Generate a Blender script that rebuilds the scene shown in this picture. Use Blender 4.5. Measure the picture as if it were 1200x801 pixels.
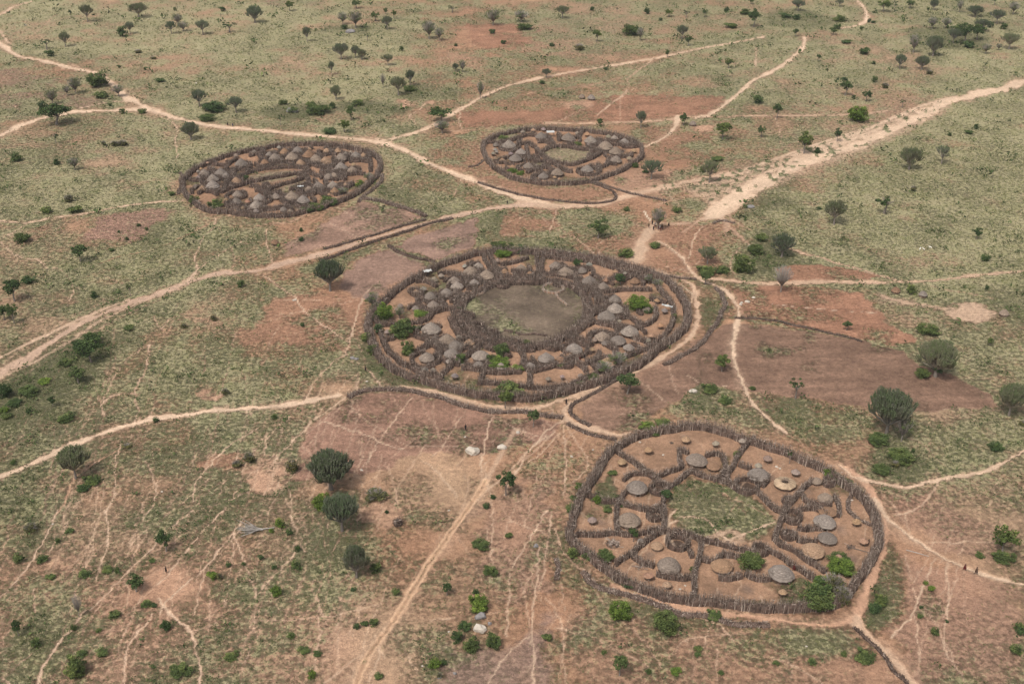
import bpy, math, random
import numpy as np
from mathutils import Vector, Matrix, Quaternion
# ------------------------------------------------------------------ camera, light, exposure
sc = bpy.context.scene
for o in list(bpy.data.objects): bpy.data.objects.remove(o)
CAMH, FPX, TILT = 150.0, 1350.0, math.radians(28.5)
cd = bpy.data.cameras.new('camera'); cam = bpy.data.objects.new('camera', cd)
sc.collection.objects.link(cam); sc.camera = cam
cam.location = (0, 0, CAMH); cam.rotation_euler = (math.radians(90) - TILT, 0, 0)
cd.sensor_width = 36; cd.lens = 36 * FPX / 1200; cd.clip_start = 1; cd.clip_end = 60000
w = bpy.data.worlds.new('World'); sc.world = w; w.use_nodes = True
nt = w.node_tree; nt.nodes.clear()
sky = nt.nodes.new('ShaderNodeTexSky'); sky.sky_type = 'NISHITA'; sky.sun_disc = False
SUN_EL, SUN_ROT = math.radians(58), math.radians(215)
sky.sun_elevation = SUN_EL; sky.sun_rotation = SUN_ROT; sky.dust_density = 4; sky.air_density = 1.2
bg = nt.nodes.new('ShaderNodeBackground'); bg.inputs[1].default_value = 0.1
wo = nt.nodes.new('ShaderNodeOutputWorld')
hs = nt.nodes.new('ShaderNodeHueSaturation'); hs.inputs['Saturation'].default_value = .3      # thin cloud: a paler, greyer sky
nt.links.new(sky.outputs[0], hs.inputs['Color']); nt.links.new(hs.outputs[0], bg.inputs[0]); nt.links.new(bg.outputs[0], wo.inputs[0])
sl = bpy.data.lights.new('sun', 'SUN'); sl.energy = 2.2; sl.angle = math.radians(10); sl.color = (1, .94, .86)
so = bpy.data.objects.new('sun', sl); sc.collection.objects.link(so)
# sun stands in direction (sin rot, cos rot) of the sky; the lamp shines back from there
sd = Vector((math.sin(SUN_ROT) * math.cos(SUN_EL), math.cos(SUN_ROT) * math.cos(SUN_EL), math.sin(SUN_EL)))
so.rotation_euler = sd.to_track_quat('Z', 'Y').to_euler()
so.location = sd * 500
sc.view_settings.view_transform = 'Standard'; sc.view_settings.look = 'None'
sc.view_settings.exposure = 0.55; sc.view_settings.gamma = 1
rng = np.random.default_rng(7); R = random.Random(11)
ST, CT = math.sin(TILT), math.cos(TILT)
C = sc.collection
# ------------------------------------------------------------------ where a pixel of the photograph meets the ground
def Gd(px, py, h=0.0):
    px = np.asarray(px, float); py = np.asarray(py, float)
    dy = (400.5 - py) / FPX
    t = (CAMH - h) / (ST - dy * CT)
    return (px - 600) / FPX * t, (CT + dy * ST) * t, t
def G(px, py, h=0.0):
    x, y, t = Gd(px, py, h); return float(x), float(y)
def S(py):                                  # pixels per metre at the ground seen at row py
    return FPX / float(Gd(600, py)[2])
def unproj(x, y):
    t = y * CT + CAMH * ST
    u = (y * ST - CAMH * CT) / t
    return 600 + x / t * FPX, 400.5 - u * FPX
# ------------------------------------------------------------------ value noise
def vhash(ix, iy, seed):
    h = (ix.astype(np.int64) * 374761393 + iy.astype(np.int64) * 668265263 + seed * 974711) & 0xffffffff
    h = ((h ^ (h >> 13)) * 1274126177) & 0xffffffff
    h = (h ^ (h >> 16)) & 0xffffffff
    return h / 4294967295.0
def vnoise(x, y, seed):
    ix = np.floor(x); iy = np.floor(y); fx = x - ix; fy = y - iy
    fx = fx * fx * (3 - 2 * fx); fy = fy * fy * (3 - 2 * fy)
    a = vhash(ix, iy, seed); b = vhash(ix + 1, iy, seed); c = vhash(ix, iy + 1, seed); d = vhash(ix + 1, iy + 1, seed)
    return (a * (1 - fx) + b * fx) * (1 - fy) + (c * (1 - fx) + d * fx) * fy
def fbm(x, y, size, octv=4, seed=0, gain=.5):
    s = 0; amp = 1; tot = 0; f = 1.0 / size
    for k in range(octv):
        s = s + amp * vnoise(x * f + 17.3 * k, y * f - 9.1 * k, seed + k * 31); tot += amp; amp *= gain; f *= 2.03
    return s / tot
def sstep(a, b, x):
    t = np.clip((x - a) / (b - a), 0, 1); return t * t * (3 - 2 * t)
# ------------------------------------------------------------------ mesh and object helpers
def mesh_np(name, V, F, mats=(), attrs=None, smooth=False):
    me = bpy.data.meshes.new(name)
    V = np.asarray(V, np.float32); F = np.asarray(F, np.int32)
    n, k = F.shape
    me.vertices.add(len(V)); me.vertices.foreach_set('co', V.ravel())
    me.loops.add(n * k); me.loops.foreach_set('vertex_index', F.ravel())
    me.polygons.add(n); me.polygons.foreach_set('loop_start', np.arange(n, dtype=np.int32) * k)
    try: me.polygons.foreach_set('loop_total', np.full(n, k, np.int32))
    except Exception: pass
    if smooth: me.polygons.foreach_set('use_smooth', np.ones(n, bool))
    else: me.polygons.foreach_set('use_smooth', np.zeros(n, bool))
    for a, d in (attrs or {}).items():
        d = np.asarray(d, np.float32)
        if d.ndim == 1:
            at = me.attributes.new(a, 'FLOAT', 'POINT'); at.data.foreach_set('value', d)
        else:
            at = me.attributes.new(a, 'FLOAT_COLOR', 'POINT')
            if d.shape[1] == 3: d = np.concatenate([d, np.ones((len(d), 1), np.float32)], 1)
            at.data.foreach_set('color', d.ravel())
    for m in mats: me.materials.append(m)
    me.update(); me.validate()
    return me
def ob(name, me, parent=None, loc=(0, 0, 0), kind=None, col=None):
    o = bpy.data.objects.new(name, me); C.objects.link(o)
    o.location = loc
    if parent is not None: o.parent = parent
    if kind: o['kind'] = kind
    if col: o.color = (*col, 1)
    return o
def empty(name, loc, rz=0):
    o = bpy.data.objects.new(name, None); C.objects.link(o); o.location = loc; o.rotation_euler = (0, 0, rz)
    o.empty_display_size = .5
    return o
def copy_tree(o, parent=None):
    c = o.copy(); C.objects.link(c)
    if parent is not None: c.parent = parent
    for ch in list(o.children): copy_tree(ch, c)
    return c
REG = []            # (root, phrase, category, px, py, group, place) -- labels are written at the end
def reg(o, phrase, cat, px, py, group=None, place=None, label=None):
    REG.append([o, phrase, cat, px, py, group, place, label])
class MB:
    def __init__(s): s.V = []; s.F = []; s.T = []; s.n = 0
    def add(s, V, F, t=0.5):
        V = np.asarray(V, float); F = np.asarray(F, int)
        if F.shape[1] == 4: F = np.concatenate([F[:, [0, 1, 2]], F[:, [0, 2, 3]]])
        s.V.append(V); s.F.append(F + s.n); s.n += len(V)
        s.T.append(np.broadcast_to(np.asarray(t, float), (len(V),)).copy())
    def tube(s, P, r, k=5, t=0.5, cap=True):
        P = [Vector(p) for p in P]; n = len(P)
        if not hasattr(r, '__len__'): r = [r] * n
        if not hasattr(t, '__len__'): t = [t] * n
        V = []; TT = []
        for i, p in enumerate(P):
            d = (P[min(i + 1, n - 1)] - P[max(i - 1, 0)])
            if d.length < 1e-9: d = Vector((0, 0, 1))
            d.normalize(); a = d.cross(Vector((0.31, .77, .12))); a.normalize(); b = d.cross(a)
            for j in range(k):
                q = 2 * math.pi * j / k
                V.append(p + (a * math.cos(q) + b * math.sin(q)) * r[i]); TT.append(t[i])
        F = []
        for i in range(n - 1):
            for j in range(k):
                F.append((i * k + j, i * k + (j + 1) % k, (i + 1) * k + (j + 1) % k, (i + 1) * k + j))
        s.add([tuple(v) for v in V], F, TT)
        if cap:
            V2 = [tuple(V[(n - 1) * k + j]) for j in range(k)] + [tuple(P[-1])]
            s.add(V2, [(j, (j + 1) % k, k) for j in range(k)], t[-1])
    def spikes(s, P0, P1, r, t):
        P0 = np.asarray(P0); P1 = np.asarray(P1); n = len(P0); r = np.broadcast_to(r, (n,))
        d = P1 - P0; d /= np.linalg.norm(d, axis=1, keepdims=True) + 1e-9
        a = np.cross(d, np.array([.33, .81, .1])); a /= np.linalg.norm(a, axis=1, keepdims=True) + 1e-9
        b = np.cross(d, a)
        V = np.zeros((n, 4, 3))
        for j in range(3):
            q = 2 * math.pi * j / 3; V[:, j] = P0 + (a * math.cos(q) + b * math.sin(q)) * r[:, None]
        V[:, 3] = P1
        i = np.arange(n)[:, None] * 4
        F = np.concatenate([i + [0, 1, 3], i + [1, 2, 3], i + [2, 0, 3]])
        s.add(V.reshape(-1, 3), F, np.repeat(np.broadcast_to(t, (n,)), 4))
    def leaves(s, P, size, t, flat=0.0):
        P = np.asarray(P); n = len(P); size = np.broadcast_to(size, (n,))
        a = rng.normal(size=(n, 3)); a[:, 2] *= (1 - flat); a /= np.linalg.norm(a, axis=1, keepdims=True)
        b = np.cross(a, rng.normal(size=(n, 3))); b /= np.linalg.norm(b, axis=1, keepdims=True)
        V = np.stack([P - a * size[:, None], P + b * size[:, None] * .55, P + a * size[:, None], P - b * size[:, None] * .55], 1)
        i = np.arange(n)[:, None] * 4
        s.add(V.reshape(-1, 3), i + [0, 1, 2, 3], np.repeat(np.broadcast_to(t, (n,)), 4))
    def mesh(s, name, mat, smooth=False):
        return mesh_np(name, np.concatenate(s.V), np.concatenate(s.F), [mat], {'tint': np.concatenate(s.T)}, smooth)
# ------------------------------------------------------------------ materials
def newmat(name):
    m = bpy.data.materials.new(name); m.use_nodes = True
    n = m.node_tree; b = n.nodes['Principled BSDF']; b.inputs['Roughness'].default_value = .9
    b.inputs['Specular IOR Level'].default_value = .15
    return m, n, b
def mixc(n, f, a, b, mode='MIX'):
    x = n.nodes.new('ShaderNodeMix'); x.data_type = 'RGBA'; x.blend_type = mode
    for s, v in ((x.inputs[0], f), (x.inputs[6], a), (x.inputs[7], b)):
        if isinstance(v, bpy.types.NodeSocket): n.links.new(v, s)
        elif isinstance(v, (int, float)): s.default_value = v
        else: s.default_value = (*v, 1)
    return x.outputs[2]
def mth(n, op, a, b=0.0, c=0.0):
    x = n.nodes.new('ShaderNodeMath'); x.operation = op
    for s, v in zip(x.inputs, (a, b, c)):
        if isinstance(v, bpy.types.NodeSocket): n.links.new(v, s)
        else: s.default_value = v
    return x.outputs[0]
def noise(n, vec, scale, det=4, rough=.55, dist=0):
    x = n.nodes.new('ShaderNodeTexNoise'); x.inputs['Scale'].default_value = scale
    x.inputs['Detail'].default_value = det; x.inputs['Roughness'].default_value = rough
    x.inputs['Distortion'].default_value = dist
    if vec is not None: n.links.new(vec, x.inputs['Vector'])
    return x.outputs['Fac']
def rng_map(n, v, a, b, c=0.0, d=1.0):
    x = n.nodes.new('ShaderNodeMapRange'); x.interpolation_type = 'SMOOTHSTEP'
    n.links.new(v, x.inputs[0])
    for i, q in zip((1, 2, 3, 4), (a, b, c, d)):
        if isinstance(q, bpy.types.NodeSocket): n.links.new(q, x.inputs[i])
        else: x.inputs[i].default_value = q
    return x.outputs[0]
def attr(n, name, out='Fac'):
    x = n.nodes.new('ShaderNodeAttribute'); x.attribute_name = name; return x.outputs[out]
def bump(n, b, h, strength, dist):
    x = n.nodes.new('ShaderNodeBump'); x.inputs['Strength'].default_value = strength; x.inputs['Distance'].default_value = dist
    n.links.new(h, x.inputs['Height']); n.links.new(x.outputs[0], b.inputs['Normal'])
def m_ground():
    m, n, b = newmat('earth_and_grass')
    pos = n.nodes.new('ShaderNodeNewGeometry').outputs['Position']
    soil = attr(n, 'soil', 'Color')
    vs = n.nodes.new('ShaderNodeSeparateColor'); n.links.new(attr(n, 'veg', 'Color'), vs.inputs[0])
    veg, lush, smoothp = vs.outputs[0], vs.outputs[1], vs.outputs[2]
    n1 = noise(n, pos, .9, 6, .68); n2 = noise(n, pos, .17, 4, .6, .6); n3 = noise(n, pos, 3.2, 4, .7); n4 = noise(n, pos, .33, 5, .65, .4)
    # soil: clods, pebbles and worn lighter crust
    v = mth(n, 'MULTIPLY_ADD', n1, 1.7, .15)
    v = mth(n, 'MULTIPLY', v, mth(n, 'MULTIPLY_ADD', n3, 1.5, .25))
    v = mth(n, 'MULTIPLY', v, mth(n, 'MULTIPLY_ADD', n2, .5, .76))
    v = mixc(n, mth(n, 'MULTIPLY', smoothp, .5), v, (1, 1, 1))
    sc_ = mixc(n, 1.0, soil, v, 'MULTIPLY')
    sc_ = mixc(n, mth(n, 'MULTIPLY', rng_map(n, n4, .55, .8), .35), sc_, mixc(n, 1.0, sc_, (1.5, 1.48, 1.45), 'MULTIPLY'))
    # sward: straw-coloured turf by a fine threshold, then darker green clumps of their own
    mixn = mth(n, 'ADD', mth(n, 'MULTIPLY', n1, .5), mth(n, 'ADD', mth(n, 'MULTIPLY', n4, .25), mth(n, 'MULTIPLY', n3, .25)))
    thr = mth(n, 'MULTIPLY_ADD', veg, -.40, .705)
    cov = rng_map(n, mixn, mth(n, 'SUBTRACT', thr, .085), mth(n, 'ADD', thr, .085))
    dry = mixc(n, rng_map(n, n2, .35, .7), (.355, .315, .185), (.275, .268, .138))
    dry = mixc(n, 1.0, dry, mth(n, 'MULTIPLY_ADD', noise(n, pos, 2.6, 5, .75), 1.2, .4), 'MULTIPLY')
    n5 = noise(n, pos, .8, 7, .78)
    gthr = mth(n, 'MULTIPLY_ADD', lush, -.22, .655)
    gc = rng_map(n, n5, mth(n, 'SUBTRACT', gthr, .11), mth(n, 'ADD', gthr, .11))
    gc = mth(n, 'MULTIPLY', gc, rng_map(n, veg, .12, .5))
    grn = mixc(n, rng_map(n, n4, .4, .62), (.085, .10, .042), (.165, .18, .078))
    grn = mixc(n, 1.0, grn, mth(n, 'MULTIPLY_ADD', n3, 1.5, .3), 'MULTIPLY')
    g = mixc(n, mth(n, 'MULTIPLY', lush, .28), dry, (.13, .165, .075))
    col = mixc(n, mth(n, 'MULTIPLY', cov, .9), sc_, g)
    col = mixc(n, mth(n, 'MULTIPLY', gc, .72), col, grn)
    n.links.new(col, b.inputs['Base Color']); b.inputs['Roughness'].default_value = 1
    hh = mth(n, 'ADD', mth(n, 'MULTIPLY', gc, .8), mth(n, 'ADD', mth(n, 'MULTIPLY', n1, .5), mth(n, 'MULTIPLY', n3, .5)))
    bump(n, b, mth(n, 'MULTIPLY', hh, mth(n, 'MULTIPLY_ADD', smoothp, -.8, 1)), 1.0, .8)
    return m
def m_tint(name, c0, c1, c2, nscale=2.0, amt=.5, objcol=True, rough=.9):
    """colour runs c0 (tint 0) .. c1 (.5) .. c2 (1); multiplied by object colour; mottled by noise"""
    m, n, b = newmat(name)
    t = attr(n, 'tint')
    c = mixc(n, rng_map(n, t, 0, .5), c0, c1); c = mixc(n, rng_map(n, t, .5, 1), c, c2)
    oi = n.nodes.new('ShaderNodeObjectInfo')
    if objcol: c = mixc(n, 1.0, c, oi.outputs['Color'], 'MULTIPLY')
    tc = n.nodes.new('ShaderNodeNewGeometry').outputs['Position']
    c = mixc(n, 1.0, c, mth(n, 'MULTIPLY_ADD', noise(n, tc, nscale, 4, .6), amt * 2, 1 - amt), 'MULTIPLY')
    n.links.new(c, b.inputs['Base Color']); b.inputs['Roughness'].default_value = rough
    return m
def m_plain(name, c, nscale=3., amt=.3, rough=.9):
    m, n, b = newmat(name)
    tc = n.nodes.new('ShaderNodeNewGeometry').outputs['Position']
    cc = mixc(n, 1.0, c, mth(n, 'MULTIPLY_ADD', noise(n, tc, nscale, 4, .6), amt * 2, 1 - amt), 'MULTIPLY')
    n.links.new(cc, b.inputs['Base Color']); b.inputs['Roughness'].default_value = rough
    return m
M_GROUND = m_ground()
M_STICK = m_tint('dead_brushwood', (.038, .027, .022), (.155, .113, .09), (.44, .36, .30), 1.2, .4)
M_BRUSH = m_tint('packed_brushwood', (.025, .018, .015), (.09, .062, .05), (.18, .135, .11), 2.2, .5)
M_THATCH = m_tint('weathered_thatch', (.075, .062, .053), (.215, .183, .158), (.37, .32, .28), 3.5, .5)
M_WALL = m_tint('mud_and_stick_wall', (.05, .035, .028), (.2, .14, .105), (.3, .22, .17), 3, .35)
M_WOOD = m_tint('rough_pole', (.1, .07, .055), (.22, .17, .135), (.4, .35, .3), 3, .3)
M_EUPH = m_tint('candelabra_branches', (.26, .235, .21), (.135, .135, .095), (.085, .115, .052), .8, .35)
M_LEAF = m_tint('leaves', (.028, .04, .016), (.07, .10, .036), (.14, .175, .06), .7, .35)
M_BARK = m_tint('bark', (.09, .07, .058), (.2, .17, .145), (.34, .31, .28), 2, .35)
M_TUFT = m_tint('grass_blades', (.075, .095, .036), (.145, .155, .065), (.27, .235, .12), .3, .3)
M_ROCK = m_plain('pale_rock', (.42, .37, .31), 1.5, .35)
M_GROCK = m_plain('grey_rock', (.2, .185, .18), 1.5, .4)
M_SHEET = m_plain('pale_sheet', (.42, .42, .40), 2, .12, .6)
M_SKIN = m_plain('skin', (.09, .05, .035), 5, .1, .6)
M_CLOTH = m_tint('cloth', (.8, .8, .8), (.8, .8, .8), (.8, .8, .8), 6, .15)
M_GOAT = m_tint('goat_coat', (.8, .8, .8), (.8, .8, .8), (.8, .8, .8), 6, .15)
# ------------------------------------------------------------------ the ground: paths (points along each, width in metres, strength, colour)
SAND = (.52, .375, .265); TANC = (.45, .31, .215); REDT = (.42, .25, .165); GREYB = (.33, .23, .17)
PATHS = [  # name, pts, width, strength, colour
 ('sandy_track', [(-20,43),(0,51),(12,60),(25,67),(40,69),(60,73),(85,80),(105,84),(118,88),(128,96),(137,104),(147,113),(160,120),(175,128),(200,136),(225,143),(255,148),(300,152),(350,157),(400,161),(430,164),(455,169),(480,178),(500,190),(525,200),(555,212),(590,225),(615,233),(640,239),(665,242)], 4.6, 1, SAND),
 ('sandy_track', [(-20,170),(0,159),(15,151),(35,143),(50,138),(70,135),(85,131),(110,130),(140,129),(160,128),(180,130)], 4.6, 1, SAND),
 ('sandy_wash', [(1215,92),(1180,102),(1150,108),(1120,117),(1090,128),(1070,139),(1050,150),(1020,164),(990,174),(960,184),(930,195),(900,209),(880,222),(860,233),(845,243),(834,252)], 6.2, 1, SAND),
 ('worn_track', [(860,203),(820,210),(790,216),(760,223),(735,229),(715,236),(690,240),(640,241),(610,238)], 5, .9, TANC),
 ('dirt_road', [(-20,452),(0,437),(30,420),(60,400),(100,376),(150,356),(200,339),(225,329),(260,320),(300,317),(330,309),(370,299),(400,290),(430,281),(460,272),(490,264),(520,256),(545,250),(570,245),(600,241),(625,239)], 3.8, .92, (.40,.275,.20)),
 ('sandy_track', [(-20,569),(0,558),(30,546),(60,533),(90,520),(120,507),(150,498),(180,491),(220,485),(260,480),(300,477),(340,474),(365,469),(395,463)], 3.3, 1, SAND),
 ('dirt_road', [(415,815),(420,790),(430,770),(445,748),(460,728),(475,705),(490,680),(500,662),(515,643),(530,620),(545,600),(556,584),(570,562)], 2.2, .9, (.45,.28,.175)),
 ('worn_track', [(745,306),(750,292),(755,278),(765,264)], 5, 1, TANC),
 ('dirt_path', [(770,318),(795,325),(812,335),(815,350),(818,365),(816,380),(808,395),(790,410),(770,422),(745,434),(720,446),(700,454),(685,463),(668,474),(660,482),(665,491),(680,499),(700,504),(720,509),(738,508)], 2.6, .95, TANC),
 ('dirt_path', [(470,452),(490,456),(510,460),(540,468),(570,475),(620,478),(650,471),(680,460),(700,453)], 2.2, .85, TANC),
 ('dirt_path', [(985,545),(1005,558),(1020,575),(1030,590),(1038,610),(1036,640),(1030,660),(1020,680),(1012,697),(1009,712),(1000,724),(980,732),(950,732),(920,727),(880,722),(840,718),(800,712),(770,703),(740,695),(720,686)], 1.9, .9, REDT),
 ('dirt_path', [(1004,724),(1008,737),(1020,747),(1040,766),(1060,790),(1078,812)], 2.2, .9, TANC),
 ('dirt_path', [(1025,585),(1036,600),(1052,617),(1080,637),(1110,655),(1140,668),(1170,678),(1215,688)], 1.8, .95, SAND),
 ('dirt_path', [(985,545),(1000,558),(1030,565),(1060,570),(1090,564),(1110,560),(1150,553),(1180,540),(1215,518)], 1.3, .8, SAND),
 ('dirt_path', [(773,283),(785,290),(800,303),(810,318),(822,328),(840,335),(855,345),(866,365),(862,385),(859,405),(862,428),(870,448),(880,470),(900,490),(920,506)], 1.7, .95, SAND),
 ('dirt_path', [(800,324),(850,328),(900,332),(960,330),(1040,331),(1100,328),(1150,322),(1215,316)], 2.6, .8, TANC),
 ('dirt_path', [(918,288),(930,292),(945,298),(965,302),(980,308),(1000,313),(1030,322),(1055,329)], 2.0, .85, TANC),
 ('dirt_path', [(1000,-4),(1012,8),(1016,20),(1012,27),(1000,31),(985,33)], 3.2, .95, SAND),
 ('dirt_path', [(943,43),(940,57),(930,66),(918,76),(900,86),(880,96),(868,107),(850,122),(833,134),(815,138)], 3.4, .85, SAND),
 ('dirt_path', [(895,43),(860,50),(820,57),(780,66),(740,73),(690,81),(640,90),(597,100),(570,111),(550,122),(530,133),(520,140),(500,150),(480,157),(455,163),(440,163)], 3.4, .8, SAND),
 ('dirt_path', [(640,144),(700,144),(760,142),(800,138),(830,137),(870,136),(900,136),(950,135),(1000,134),(1040,130)], 2.6, .7, TANC),
 ('dirt_path', [(795,136),(790,150),(780,160),(765,168),(752,173)], 2.6, .9, SAND),
 ('dirt_path', [(-10,20),(5,15),(15,8),(36,2)], 3.2, .9, SAND),
 ('dirt_path', [(-10,257),(30,261),(60,255),(100,250),(140,242),(180,237),(212,235)], 1.6, .85, SAND),
]
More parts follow.
